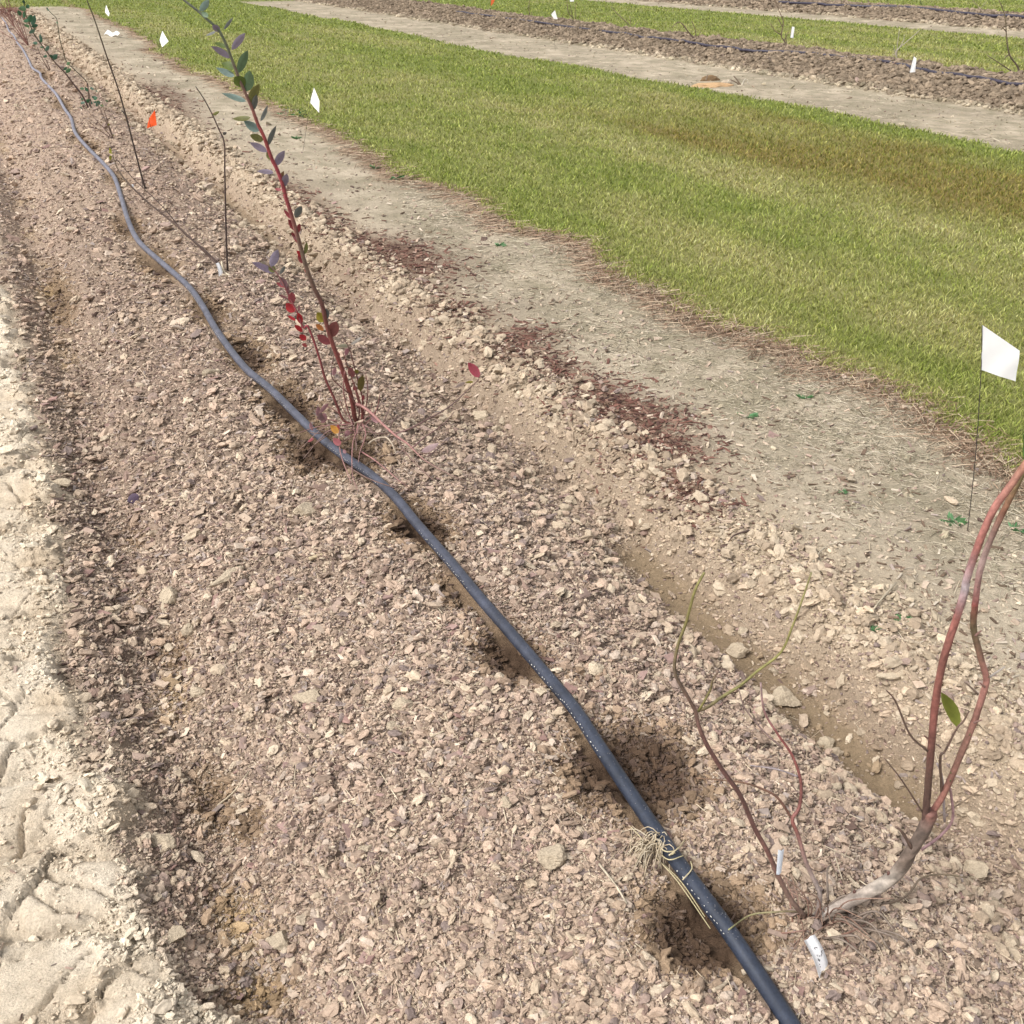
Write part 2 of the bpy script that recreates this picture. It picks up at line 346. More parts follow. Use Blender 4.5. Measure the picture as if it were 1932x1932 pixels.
def subdiv(v, f):
    v = list(map(tuple, v)); cache = {}; nf = []
    def mid(a, b):
        k = (min(a, b), max(a, b))
        if k not in cache:
            m = np.array(v[a]) + np.array(v[b]); m /= np.linalg.norm(m); cache[k] = len(v); v.append(tuple(m))
        return cache[k]
    for a, b, c in f:
        ab, bc, ca = mid(a, b), mid(b, c), mid(c, a); nf += [(a, ab, ca), (b, bc, ab), (c, ca, bc), (ab, bc, ca)]
    return np.array(v), np.array(nf)
ICO0 = ico(); ICO1 = subdiv(*ICO0); ICO2 = subdiv(*ICO1); ICO3 = subdiv(*ICO2)
BOXV = np.array([(-.5, -.5, -.5), (.5, -.5, -.5), (.5, .5, -.5), (-.5, .5, -.5), (-.5, -.5, .5), (.5, -.5, .5), (.5, .5, .5), (-.5, .5, .5)], float)
BOXF = np.array([(3, 2, 1, 0), (4, 5, 6, 7), (0, 1, 5, 4), (1, 2, 6, 5), (2, 3, 7, 6), (3, 0, 4, 7)])
PRV = np.array([(-.5, -.5, -.3), (-.5, .5, -.3), (-.5, 0, .5), (0, -.5, -.1), (0, .5, -.1), (0, 0, .7), (.5, -.4, -.3), (.5, .4, -.3), (.5, 0, .4)], float)
PRF = np.array([(0, 3, 5, 2), (3, 6, 8, 5), (1, 2, 5, 4), (4, 5, 8, 7), (0, 1, 4, 3), (3, 4, 7, 6)])
def scatter(name, proto, jit, pos, sca, R3, col, mat, label=None, cjit=.08):
    pv, pf = proto; n = len(pos); k = len(pv)
    V = pv[None] * (1 + jit * (rng.random((n, k, 1)) - .5) * 2) + (rng.random((n, k, 3)) - .5) * jit * .5
    V = V * sca[:, None, :]
    V = np.einsum('nij,nkj->nki', R3, V) + pos[:, None, :]
    Fc = pf[None] + (np.arange(n) * k)[:, None, None]
    cc = np.clip(col[:, None, :] * (1 + cjit * (rng.random((n, k, 1)) - .5) * 2), .005, .92)
    o = mesh_np(name, V.reshape(-1, 3), Fc.reshape(-1, pf.shape[1]).astype(np.int32), pf.shape[1], mat, cc.reshape(-1, 3))
    o['kind'] = 'stuff'
    if label: tag(o, label[0], label[1])
    return o
def pick(cols, n, p=None):
    cols = np.array(cols); return cols[rng.choice(len(cols), n, p=p)]
def off_hose(x, y, d=.021): return np.abs(x - hose_x(y)) > d

# crumbs of soil
def crumbs(n, rmin, rmax, s0, s1, proto, name, label, ex=2.6, clay_keep=.07, strip_keep=.14, sink=.2, power=2.5, bright=1.0):
    x, y, r = polar(n, rmin, rmax, ex)
    lo, cl, st, g = soil_masks(x, y); tr = trough(x, y) * (x < 2)
    ridge = np.exp(-((x - 1.68) / .13) ** 2)
    keep = lo * (1 - .93 * tr) + cl * (clay_keep + .55 * sst(-.22, -.08, x + .08 * fbm(x * 6, y * 6, 183, 3)) + .12 * sst(.2, .5, fbm(x * 4, y * 4, 185, 3))) + np.clip(st * strip_keep + st * ridge * .8, 0, 1)
    keep = keep * (1 - .93 * slabs(x, y)[0] * (y < 8))
    m = (rng.random(n) < keep) & off_hose(x, y) & (y < 34)
    x, y, r = x[m], y[m], r[m]; n = len(x)
    lod = np.where(r < 2.5, np.maximum(.5, r / 2.5) ** .7, (r / 2.5) ** .5)
    s = (s0 + (s1 - s0) * rng.random(n) ** power) * lod
    z = H(x, y) + s * (.5 - sink) * .55 + s * .5 * rng.random(n) ** 2
    sc_ = s[:, None] * .5 * np.stack([.9 + .9 * rng.random(n), .65 + .4 * rng.random(n), .35 + .4 * rng.random(n)], -1)
    base = ground_color(x, y)
    c = base * (.8 + .55 * rng.random((n, 1))) * bright
    tan = (rng.random(n) < .35) & (cl[m] < .5)
    c = np.where((cl[m] > .5)[:, None], np.minimum(c, C(.80, .73, .61) * (.85 + .2 * rng.random((n, 1)))), c)
    wet = wet_at(x, y); farm = sst(5, 9, x)
    c = np.where((tan & (wet < .3) & (farm < .5) & (y < 25))[:, None], pick([(.56, .47, .37), (.60, .52, .42), (.50, .41, .33), (.52, .44, .38)], n) * (.9 + .25 * rng.random((n, 1))), c)
    c = np.where((rng.random(n) < .14 * sst(.4, .0, wet) * (cl[m] < .5))[:, None], pick([(.30, .22, .19), (.26, .21, .20), (.36, .28, .25)], n), c)
    return scatter(name, proto, .36, np.stack([x, y, z], -1), sc_, rotm(rng.random(n) * 6.28, (rng.random(n) - .5) * 1.2, (rng.random(n) - .5) * 1.2), c, M_crumb, label)
crumbs(1050000, .55, 40, .0028, .011, ICO0, 'soil_crumbs', ('fine crumbs of dry tan soil covering the mulched bed', 'soil crumbs'), ex=2.3, strip_keep=.10, power=2.8)
crumbs(75000, .55, 40, .009, .030, ICO1, 'small_clods', ('small broken soil clods lying over the raised bed and furrow edges', 'soil clods'), strip_keep=.05, clay_keep=.12, power=4)
def ridge_clods(n):
    y = .6 + 30 * rng.random(n) ** 2.2; side = rng.random(n) < .72
    x = np.where(side, 1.66 + .075 * rng.standard_normal(n), 1.30 + .05 * rng.standard_normal(n)); r = np.hypot(x, y)
    s = (.005 + .032 * rng.random(n) ** 4) * np.where(r < 2.5, (r / 2.5) ** .5, (r / 2.5) ** .4)
    z = H(x, y) + s * .15; c = pick([(.53, .45, .355), (.57, .49, .39), (.47, .39, .305), (.41, .335, .26)], n) * (.8 + .3 * rng.random((n, 1)))
    scatter('furrow_clods', ICO1, .3, np.stack([x, y, z], -1), s[:, None] * .5 * np.stack([1 + .5 * rng.random(n), .8 + .3 * rng.random(n), .5 + .4 * rng.random(n)], -1),
            rotm(rng.random(n) * 6.28, (rng.random(n) - .5) * 1.2, (rng.random(n) - .5) * 1.2), c, M_crumb, ('tan clods crumbled along both lips of the furrow', 'soil clods'))
ridge_clods(12000)
# rough clods of the far beds
def far_bed(n):
    x = np.where(rng.random(n) < .6, 9.35 + 2.4 * rng.random(n), 18.4 + 3.1 * rng.random(n)); y = 2 + 33 * rng.random(n) ** 1.4
    r = np.hypot(x, y); s = (.018 + .065 * rng.random(n) ** 3) * np.where(x > 15, 1.4, 1)
    z = H(x, y) + s * .12
    c = ground_color(x, y) * (.75 + .8 * rng.random((n, 1)) ** 1.5)
    scatter('rough_clods', ICO0, .3, np.stack([x, y, z], -1), s[:, None] * .5 * np.stack([1 + .6 * rng.random(n), .8 + .3 * rng.random(n), .5 + .4 * rng.random(n)], -1),
            rotm(rng.random(n) * 6.28, (rng.random(n) - .5) * 1.4, (rng.random(n) - .5) * 1.4), c, M_crumb, ('coarse brown clods turned up on the two farther beds', 'soil clods'))
far_bed(110000)

# bark and wood chips
def chips(n, rmin, rmax, name, label, l0, l1, palette, flat=.2, asp=(.12, .42), ex=2.6, mask=None, tilt=1.3, power=2):
    x, y, r = polar(n, rmin, rmax, ex)
    m = (rng.random(n) < mask(x, y)) & off_hose(x, y) & (y < 33)
    x, y, r = x[m], y[m], r[m]; n = len(x)
    lod = np.where(r < 2.5, np.maximum(.5, r / 2.5) ** .7, (r / 2.5) ** .5)
    L_ = (l0 + (l1 - l0) * rng.random(n) ** power) * lod
    W = L_ * (asp[0] + (asp[1] - asp[0]) * rng.random(n)); T = np.maximum(L_ * flat * (.5 + rng.random(n)), .0008)
    z = H(x, y) + T * .5 + .002 * lod * rng.random(n)
    wet = wet_at(x, y)
    c = pick(palette, n) * (.8 + .4 * rng.random((n, 1)))
    c = lerp(c, C(.09, .06, .045), sst(.1, .8, wet) * .9)
    scatter(name, (BOXV * (1, 1, 1), BOXF), .35, np.stack([x, y, z], -1), np.stack([L_, W, T], -1), rotm(rng.random(n) * 6.28, (rng.random(n) - .5) * tilt, (rng.random(n) - .5) * tilt), c, M_chip, label)
def m_loose(x, y):   # share of ground under wood mulch
    lo, cl, st, g = soil_masks(x, y); tr = trough(x, y) * (x < 2)
    patch = .45 + .55 * sst(-.3, .35, fbm(x * 2.3, y * 2.3, 141, 3))
    return np.clip((lo * (1 - .9 * tr) * patch * (1 - .6 * sst(1.0, 1.35, x)) + cl * .004 + st * .05) * (x < 5), 0, 1)
PAL = [(.50, .41, .33), (.46, .37, .29), (.42, .33, .28), (.34, .27, .235), (.52, .42, .34), (.60, .50, .41), (.25, .19, .17), (.15, .105, .09), (.37, .32, .30), (.44, .34, .29), (.64, .55, .46)]
chips(480000, .55, 36, 'wood_chips', ('weathered grey brown wood chip mulch mixed through the bed', 'wood chips'), .006, .022, PAL, mask=m_loose, ex=2.3)
chips(15000, .55, 14, 'bark_flakes', ('larger flat bark flakes scattered on the mulched bed', 'bark flakes'), .018, .042, PAL + [(.38, .27, .25), (.33, .22, .2), (.58, .49, .40)], mask=m_loose, flat=.12, asp=(.3, .7), tilt=.8, power=3)
chips(70000, .55, 26, 'wood_slivers', ('thin pale slivers of wood lying in the mulch', 'wood slivers'), .010, .034, [(.56, .47, .38), (.48, .39, .32), (.25, .18, .15), (.36, .28, .24)], mask=m_loose, flat=.05, asp=(.05, .12), tilt=.5, power=2.5)
chips(260000, 1.8, 26, 'dark_bark', ('dark red brown shredded bark spilled beyond the furrow', 'bark mulch'), .010, .032, [(.15, .075, .06), (.20, .10, .08), (.09, .05, .042), (.30, .19, .15)], mask=lambda x, y: mulch_at(x, y) ** .9, flat=.08, asp=(.1, .3), tilt=.5)
chips(90000, .55, 12, 'damp_litter', ('dark damp litter in the wet hollows under the pipe', 'damp litter'), .006, .026, [(.09, .06, .05), (.14, .09, .07), (.07, .05, .045), (.20, .14, .11), (.05, .035, .03)], mask=lambda x, y: wet_at(x, y) ** 1.3, flat=.15, asp=(.15, .5))
chips(60000, 1.6, 30, 'strip_litter', ('dark specks and splinters of litter on the flat bare strip', 'litter'), .008, .03, [(.22, .16, .12), (.30, .24, .18), (.15, .11, .08), (.55, .5, .42)],
      mask=lambda x, y: (soil_masks(x, y)[2] * np.clip(1.1 - np.abs(x - 1.95) / .5, .08, 1) + .25 * sst(1.6, 1.75, x) * sst(2.0, 1.8, x)) * (x < 9.4) * (.25 + .75 * sst(-.1, .4, fbm(x * 3, y * 3, 151, 3))), flat=.12, asp=(.08, .35), tilt=.4)
# dead thatch lying on the strip next to the lawn
def thatch(n, rmin, rmax, name, label, maskf, pal, l0, l1, w, dirn=None, zup=.002):
    x, y, r = polar(n, rmin, rmax, 2.5, 20, 75) if dirn is None else polar(n, rmin, rmax, 2.5, 5, 75)
    m = rng.random(n) < maskf(x, y); x, y, r = x[m], y[m], r[m]; n = len(x)
    lod = np.maximum(1, r / 3) ** .7
    L_ = (l0 + (l1 - l0) * rng.random(n)) * lod; W = w * lod * (.7 + .7 * rng.random(n))
    yaw = rng.random(n) * 6.28 if dirn is None else R(dirn) + (rng.random(n) - .5) * 2.0
    z = H(x, y) + W * .5 + zup * rng.random(n)
    c = pick(pal, n) * (.8 + .4 * rng.random((n, 1)))
    scatter(name, (PRV, PRF), .12, np.stack([x, y, z], -1), np.stack([L_, W, W * .7], -1), rotm(yaw, rng.random(n) * .3, (rng.random(n) - .5) * .35), c, M_straw, label)
thatch(230000, 1.9, 26, 'dry_thatch', ('grey dead grass thatch flattened on the bare strip', 'thatch'),
       lambda x, y: soil_masks(x, y)[2] * (sst(1.9, 2.45, x + .25 * fbm(x * 2, y * 2, 161, 3)) * (x < 4) * (.35 + .65 * sst(-.4, .4, fbm(x * 4, y * 4, 165, 2))) + .12 * (x > 4) * (x < 9.4)),
       [(.54, .48, .38), (.40, .35, .26), (.62, .56, .46), (.24, .21, .15), (.36, .34, .25), (.18, .15, .10), (.56, .50, .40)], .012, .045, .0015, zup=.004)
thatch(260000, 2.6, 30, 'brown_grass_fringe', ('brown matted dead grass along the edge of the lawn', 'dead grass'),
       lambda x, y: np.exp(-((x - edge_near(y) + .06) / .11) ** 2) * (.6 + .4 * sst(-.3, .3, fbm(x * 3, y * 1.3, 171, 2))), [(.40, .28, .20), (.46, .34, .25), (.26, .16, .11), (.58, .47, .35), (.14, .09, .06)], .03, .075, .0019, dirn=200, zup=.016)
thatch(9000, .6, 9, 'loose_straws', ('pale straws scattered over the mulched bed', 'straw'), lambda x, y: m_loose(x, y) * .6 * (1 - sst(.1, .4, wet_at(x, y))), [(.62, .54, .42), (.55, .45, .34)], .03, .08, .0016, dirn=60)

# ------------------------------------------------------------------ lawn blades
def lawn(n, rmin, rmax, name, label, a0, a1, kind='lawn'):
    x, y, r = polar(n, rmin, rmax, 2.35, a0, a1)
    g = grass_mask(x, y)
    if kind == 'lawn': m = rng.random(n) < g
    else: m = rng.random(n) < np.exp(-((x - edge_near(y) - .03) / .07) ** 2)
    x, y, r = x[m], y[m], r[m]; n = len(x)
    lod = np.maximum(1, r / 3.6)
    hgt = (.010 + .019 * rng.random(n)) * lod ** .3; W = .0018 * lod ** .9 * (.7 + .7 * rng.random(n))
    yaw = rng.random(n) * 6.283; lean = (.25 + .95 * rng.random(n)) * hgt; fy = rng.random(n) * 6.283
    dx, dy = np.cos(yaw), np.sin(yaw); px_, py_ = np.cos(fy), np.sin(fy)
    z = H(x, y) - .003
    P = np.stack([x, y, z], -1)
    S = np.stack([px_ * W, py_ * W, 0 * x], -1)
    D1 = np.stack([dx * lean * .35, dy * lean * .35, hgt * .6], -1); D2 = np.stack([dx * lean, dy * lean, hgt], -1)
    V = np.stack([P - S, P + S, P + D1 - S * .8, P + D1 + S * .8, P + D2], 1)
    t = grass_tone(x, y)
    pal = lerp(pick([(.30, .35, .085), (.37, .40, .12), (.21, .27, .065), (.44, .45, .18)], n), pick([(.55, .48, .25), (.62, .55, .33), (.44, .37, .18), (.38, .38, .15), (.70, .63, .43)], n), np.clip(t * 1.0 + .6 * (rng.random(n) - .5), 0, 1))
    ol = np.clip(olive(x, y) * 1.15 + .3 * (rng.random(n) - .5), 0, 1) * (olive(x, y) > .05)
    pal = lerp(pal, pick([(.34, .26, .09), (.38, .29, .12), (.25, .24, .07), (.42, .34, .15), (.22, .23, .06)], n), ol)
    pal = pal * (.6 + .8 * rng.random((n, 1)))
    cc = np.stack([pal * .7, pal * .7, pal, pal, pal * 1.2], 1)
    b = (np.arange(n) * 5)[:, None]
    Q = (np.array([[0, 1, 3, 2]]) + b).astype(np.int32); T = (np.array([[2, 3, 4]]) + b).astype(np.int32)
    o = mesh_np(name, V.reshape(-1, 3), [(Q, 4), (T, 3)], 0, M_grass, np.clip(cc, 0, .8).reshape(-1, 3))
    tag(o, label[0], label[1], kind='stuff')
lawn(560000, 3.0, 60, 'lawn_grass', ('short mown green and straw coloured lawn between the beds', 'grass'), 2, 76)
lawn(60000, 3.0, 26, 'lawn_edge_grass', ('uneven taller grass tufts along the near lawn edge', 'grass'), 5, 75, kind='edge')

# ------------------------------------------------------------------ curve/tube helpers
def crom(P, n=5):
    P = [np.array(p, float) for p in P]
    if len(P) == 2: return [P[0] + (P[1] - P[0]) * i / (n * 2) for i in range(n * 2 + 1)]
    Q = [2 * P[0] - P[1]] + P + [2 * P[-1] - P[-2]]; out = []
    for i in range(1, len(Q) - 2):
        for k in range(n):
            t = k / n; a, b, c, d = Q[i - 1], Q[i], Q[i + 1], Q[i + 2]
            out.append(.5 * (2 * b + (c - a) * t + (2 * a - 5 * b + 4 * c - d) * t * t + (3 * b - a - 3 * c + d) * t ** 3))
    out.append(P[-1]); return out
def tube_np(P, rad, sides=7, bump=0.0, seed=0):
    P = np.array(P); n = len(P); rs = np.random.default_rng(seed)
    T = np.gradient(P, axis=0); T /= np.linalg.norm(T, axis=1)[:, None] + 1e-12
    ref = np.array([.31, .17, .94]) if abs(T[0][2]) < .9 else np.array([1, .1, 0])
    V = np.zeros((n, sides, 3)); u = np.cross(T[0], ref); u /= np.linalg.norm(u)
    for i in range(n):
        u = u - T[i] * np.dot(u, T[i]); u /= np.linalg.norm(u) + 1e-12; v = np.cross(T[i], u)
        for k in range(sides):
            a = 2 * math.pi * k / sides
            V[i, k] = P[i] + (u * math.cos(a) + v * math.sin(a)) * rad[i] * (1 + bump * (rs.random() - .5))
    idx = np.arange(n * sides).reshape(n, sides)
    Fq = np.stack([idx[:-1], np.roll(idx[:-1], -1, 1), np.roll(idx[1:], -1, 1), idx[1:]], -1).reshape(-1, 4)
    V = V.reshape(-1, 3)
    V = np.vstack([V, P[0], P[-1]]); a0, a1 = len(V) - 2, len(V) - 1
    Ft = np.array([(idx[0][(k + 1) % sides], idx[0][k], a0) for k in range(sides)] + [(idx[-1][k], idx[-1][(k + 1) % sides], a1) for k in range(sides)])
    t = np.concatenate([np.repeat(np.linspace(0, 1, n), sides), [0, 1]])
    return V, Fq, Ft, t
class MB:
    def __init__(s): s.V = []; s.Q = []; s.T = []; s.C = []; s.n = 0
    def add(s, V, Q=None, T=None, C_=None):
        V = np.asarray(V, float)
        if Q is not None and len(Q): s.Q.append(np.asarray(Q) + s.n)
        if T is not None and len(T): s.T.append(np.asarray(T) + s.n)
        C_ = np.asarray(C_, float)
        if C_.ndim == 1: C_ = np.tile(C_, (len(V), 1))
        s.V.append(V); s.C.append(C_); s.n += len(V)
    def tube(s, P, r0, r1, cols, sides=7, n=5, bump=0., seed=0, rads=None):
        P = crom(P, n) if n > 1 else P
        m = len(P); rad = np.linspace(r0, r1, m) if rads is None else np.interp(np.linspace(0, 1, m), np.linspace(0, 1, len(rads)), rads)
        V, Q, T, t = tube_np(P, rad, sides, bump, seed)
        cols = np.array(cols, float).reshape(-1, 3)
        c = np.stack([np.interp(t, np.linspace(0, 1, len(cols)), cols[:, k]) for k in range(3)], -1) if len(cols) > 1 else np.tile(cols[0], (len(V), 1))
        if bump: c = np.clip(c * (1 + (np.random.default_rng(seed + 5).random((len(c), 1)) - .5) * min(1.1, bump * 4)), .01, .9)
        s.add(V, Q, T, c)
    def leaf(s, b, tip, w, col, twist=None, fold=.25, curl=.12, rnd=None):
        rnd = rnd or random
        b = np.array(b, float); tip = np.array(tip, float); ax = tip - b; L_ = np.linalg.norm(ax); ax = ax / L_
        view = b - CAMP; view /= np.linalg.norm(view)
        side = np.cross(ax, view); side /= np.linalg.norm(side) + 1e-9; nrm = np.cross(side, ax)
        a = rnd.uniform(-.9, .9) if twist is None else twist
        side, nrm = side * math.cos(a) + nrm * math.sin(a), nrm * math.cos(a) - side * math.sin(a)
        ts = [0, .12, .3, .5, .7, .87, 1]; ws = [.04, .34, .48, .5, .40, .2, .0]
        V = []
        for t, q_ in zip(ts, ws):
            c = b + ax * L_ * t + nrm * (curl * L_ * 4 * t * (1 - t) * .5)
            V += [c - side * w * q_ + nrm * w * fold * q_, c, c + side * w * q_ + nrm * w * fold * q_]
        Q = []
        for i in range(6):
            k = i * 3; Q += [(k, k + 1, k + 4, k + 3), (k + 1, k + 2, k + 5, k + 4)]
        col = np.array(col, float); cv = np.tile(col, (21, 1)) * np.array([1.0, .82, 1.08] * 7)[:, None]
        s.add(V, Q, None, np.clip(cv, .005, .9))
    def build(s, name, mat, parent=None, smooth=True):
        fs = []
        if s.Q: fs.append((np.concatenate(s.Q).astype(np.int32), 4))
        if s.T: fs.append((np.concatenate(s.T).astype(np.int32), 3))
        V = np.concatenate(s.V)
        if parent is not None: V = V - np.array(parent.location)
        return mesh_np(name, V, fs, 0, mat, np.concatenate(s.C), parent, smooth)

def on_ground(u, v, h=0.0):
    z = 0.05
    for _ in range(12):
        p = on_z(u, v, z); z = .5 * z + .5 * (float(H0(np.array([p[0]]), np.array([p[1]]))[0]) + h)
    return on_z(u, v, z)
def gz(x, y): return float(H(np.array([x]), np.array([y]))[0])
def on_plane(u, v, root, lean=0.0, off=0.0):
    """point seen at (u,v) on the upright plane through the root, tipped towards the camera by lean"""
    n = HV + np.array([0, 0, lean]); d = ray(u, v)
    t = np.dot(root + HV * off - CAMP, n) / np.dot(d, n); return CAMP + d * t

# ------------------------------------------------------------------ irrigation pipe
hp = hose_pts
hp = [p + np.array([0, 0, .004 * math.sin(i * 1.7)]) for i, p in enumerate(hp)]
hp[-1][2] -= .03
mb = MB(); blk = (.028, .036, .058)
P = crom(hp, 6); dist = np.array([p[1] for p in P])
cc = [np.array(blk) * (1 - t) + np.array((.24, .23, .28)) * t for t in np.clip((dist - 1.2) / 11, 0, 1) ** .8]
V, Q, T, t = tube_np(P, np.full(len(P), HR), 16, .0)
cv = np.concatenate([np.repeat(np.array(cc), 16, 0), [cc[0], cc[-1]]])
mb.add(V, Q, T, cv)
def hose_at(y):
    return np.array([float(hose_x(y)), y, float(np.interp(y, [p[1] for p in P], [p[2] for p in P]))])
y = .82
while y < 5.0:                                  # dusty specks of print along the lower left flank
    if (y % .62) < .34:
        c = hose_at(y); a = R(168 + random.uniform(-9, 9)); L_ = random.uniform(.002, .005)
        c = c + np.array([math.cos(a), 0, math.sin(a) + .25]) * (HR + .0002)
        r_ = random.uniform(.0006, .0014)
        mb.add(ICO0[0] * np.array([r_, L_ * .6, r_]) + c, None, ICO0[1], (.62, .6, .56))
    y += random.uniform(.006, .018)
for k in range(420):                            # soil dust and crumbs caught on top
    y = .8 + 4.5 * random.random() ** 1.4; c = hose_at(y); a = R(random.gauss(80, 42))
    c = c + np.array([math.cos(a), 0, math.sin(a)]) * (HR); r_ = random.uniform(.0004, .0010)
    mb.add(ICO0[0] * np.array([r_, r_ * 1.5, r_]) + c, None, ICO0[1], (.17, .17, .19))
hose = mb.build('irrigation_pipe', M_hose)
tag(hose, 'black plastic irrigation pipe snaking along the top of the mulched bed', 'pipe')

# ------------------------------------------------------------------ drip tape on the far beds
def tape(name, uvs, zc, r, label):
    mb = MB(); pts = []
    for u, v in uvs: pts.append(on_z(u, v, zc))
    pts = crom(pts, 6)
    pts = [np.array([p[0], p[1], gz(p[0], p[1]) * .5 + (zc - r) * .5 + r * .8]) for p in pts]
    mb.tube(pts, r, r, [(.045, .038, .06)], sides=8, n=1)
    o = mb.build(name, M_hose); return tag(o, label, 'pipe')
tape('drip_line', [(2050, 172), (1932, 157), (1860, 147), (1790, 137), (1755, 132), (1690, 119), (1640, 113), (1560, 105), (1500, 97), (1410, 91), (1350, 84), (1290, 76), (1230, 69), (1180, 61), (1140, 56), (900, 25), (860, 20)], .195, .019, 'dark drip pipe half buried along the first far bed')
tape('drip_line', [(2050, 42), (1932, 30), (1860, 26), (1760, 17), (1690, 12), (1600, 9), (1540, 5), (1470, 1)], .225, .03, 'dark drip pipe along the farthest bed at the top right')

# ------------------------------------------------------------------ clods lying on their own
CL = [(575, 965, 54, 40, 'pale lumpy clod left of the pipe below the red leaved bush', 1.0), (1035, 1612, 64, 50, 'squarish pale clod with a chipped face left of the straw tuft', 1.0), (585, 1313, 66, 34, 'long low crumbly clod left of the middle of the pipe', .95),
      (430, 1092, 26, 58, 'thin pale stick shaped clod between furrow and pipe', 1.0), (910, 782, 42, 30, 'rounded whitish clod beside the red leaf tip', 1.12), (1390, 1222, 46, 40, 'clod at the left lip of the wet trough', 1.05),
      (1482, 1312, 62, 50, 'rounded slab of clay at the left edge of the wet trough', 1.05), (1842, 1632, 56, 46, 'pale clod right of the thick branch', 1.05), (1870, 1690, 60, 34, 'flat clod at right edge below the pale clod', 1.0), (530, 1762, 56, 46, 'lumpy clod low in the left furrow foreground', .95),
      (1017, 1310, 26, 28, 'small white clod touching the left side of the pipe', 1.35), (760, 1332, 40, 34, 'crumbly clod at the pair left of the pipe dip', .95), (742, 1372, 26, 24, 'smaller clod below the crumbly clod left of the pipe', .95), (376, 1303, 34, 26, 'clod in the left furrow beside the damp hollow', 1.0),
      (112, 912, 62, 22, 'flat brick like slab at the left side of the bed', 1.0), (1504, 1080, 30, 20, 'small white stone on the flat strip beyond the furrow', 1.25), (1690, 1284, 84, 16, 'long flat flake of clay beyond the wet trough', 1.1), (322, 1140, 40, 44, 'upright clod by the left furrow', 1.0),
      (358, 1190, 28, 40, 'narrow clod next to the upright clod by the left furrow', 1.0), (398, 702, 36, 26, 'dull brown clod left of the far pipe bend', .75), (1400, 1195, 24, 20, 'small clod above the clod at the trough lip', 1.0), (955, 1522, 34, 24, 'angular clod left of the damp hollow', .9),
      (1120, 1262, 40, 34, 'bright clod right of the pipe near the damp patch', 1.15), (1560, 1392, 40, 26, 'clod on the slope below the rounded slab', 1.0), (1742, 1610, 30, 24, 'small clod behind the thick branch', .95), (935, 808, 26, 22, 'clod just below the rounded whitish clod', 1.0), (330, 1768, 48, 40, 'smooth round clod at the edge of the cracked clay', .95),
      (300, 1590, 70, 40, 'long broken clod beside the cracked clay', 1.05), (690, 1600, 30, 22, 'small tan clod in the lower middle of the bed', 1.0), (1660, 1690, 24, 18, 'small clod under the thick branch', 1.0)]
for i, (u, v, wp, hp_, lab, br) in enumerate(CL):
    g0 = on_ground(u, v + hp_ * .25); dep = np.dot(g0 - CAMP, _fw); W = wp / F * dep; Hh = hp_ / F * dep
    v0 = ICO3[0].copy(); rs = np.random.default_rng(100 + i)
    for _ in range(7):                       # a few flat broken faces
        n_ = rs.normal(size=3); n_ /= np.linalg.norm(n_); d = rs.uniform(.45, .8); k = v0 @ n_; v0 = v0 - np.outer(np.clip(k - d, 0, 9), n_) * .95
    nz = fbm(v0[:, 0] * 3 + i * 7, v0[:, 1] * 3 + v0[:, 2] * 2.1, 200 + i, 3); v0 *= (1 + .16 * nz)[:, None]
    nz2 = fbm(v0[:, 0] * 11 + i, v0[:, 1] * 11 + v0[:, 2] * 9, 300 + i, 2); v0 *= (1 + .06 * nz2)[:, None]
    Dp = min(W, Hh * 1.3) * .9 if hp_ < wp else W
    if hp_ > wp * 1.7: sx, sy, sz = W / 2, Hh * .75, W * .35
    else: sx, sy, sz = W / 2, Dp / 2, Hh * .42
    v0 = v0 * (sx, sy, sz)
    a = -YAW + rs.uniform(-.15, .15) + (-.45 if hp_ > wp * 1.7 else 0); ca, sa = math.cos(a), math.sin(a)
    v0 = np.stack([v0[:, 0] * ca - v0[:, 1] * sa, v0[:, 0] * sa + v0[:, 1] * ca, v0[:, 2]], -1)
    loc = np.array([g0[0], g0[1], gz(g0[0], g0[1]) + sz * .45])
    col = np.clip(np.array([.53, .455, .36]) * br * (1 + .10 * nz)[:, None], 0, .88)
    o = mesh_np('soil_clod', v0, ICO3[1].astype(np.int32), 3, M_clod, col, smooth=False); o.location = tuple(loc)
    tag(o, lab, 'soil clod', 'larger clods lying on the soil')

# ------------------------------------------------------------------ plants
RED, DRED, OLV, BRN, GRY = (.34, .085, .08), (.20, .055, .05), (.22, .20, .07), (.17, .11, .085), (.42, .37, .33)
def stem(par, root, uvs, r0, r1, cols, lean=0., off=0., name='stem', sides=8, seed=0, offs=None, bump=.12, kink=0, n=5):
    pts = []
    for i, (u, v) in enumerate(uvs):
        o_ = off if offs is None else float(np.interp(i / (len(uvs) - 1), np.linspace(0, 1, len(offs)), offs))
        pts.append(on_plane(u, v, root, lean, o_))
    mb = MB(); mb.tube(pts, r0, r1, cols, sides=sides, n=n, bump=bump, seed=seed)
    rs = random.Random(seed + 1)
    for k in range(kink):                    # buds
        j = rs.randrange(2, len(pts) - 1) if len(pts) > 3 else 1
        q0 = pts[j] + (pts[j - 1] - pts[j]) * rs.random(); rr = r0 + (r1 - r0) * j / len(pts)
        d = np.array([rs.uniform(-1, 1), rs.uniform(-1, 1), rs.uniform(0, 1)]); d /= np.linalg.norm(d)
        mb.add(ICO0[0] * np.array([.45, .45, .8]) * rr * .6 + q0 + d * rr, None, ICO0[1], np.array(cols).reshape(-1, 3)[-1] * .6)
    return mb.build(name, M_bark, par)
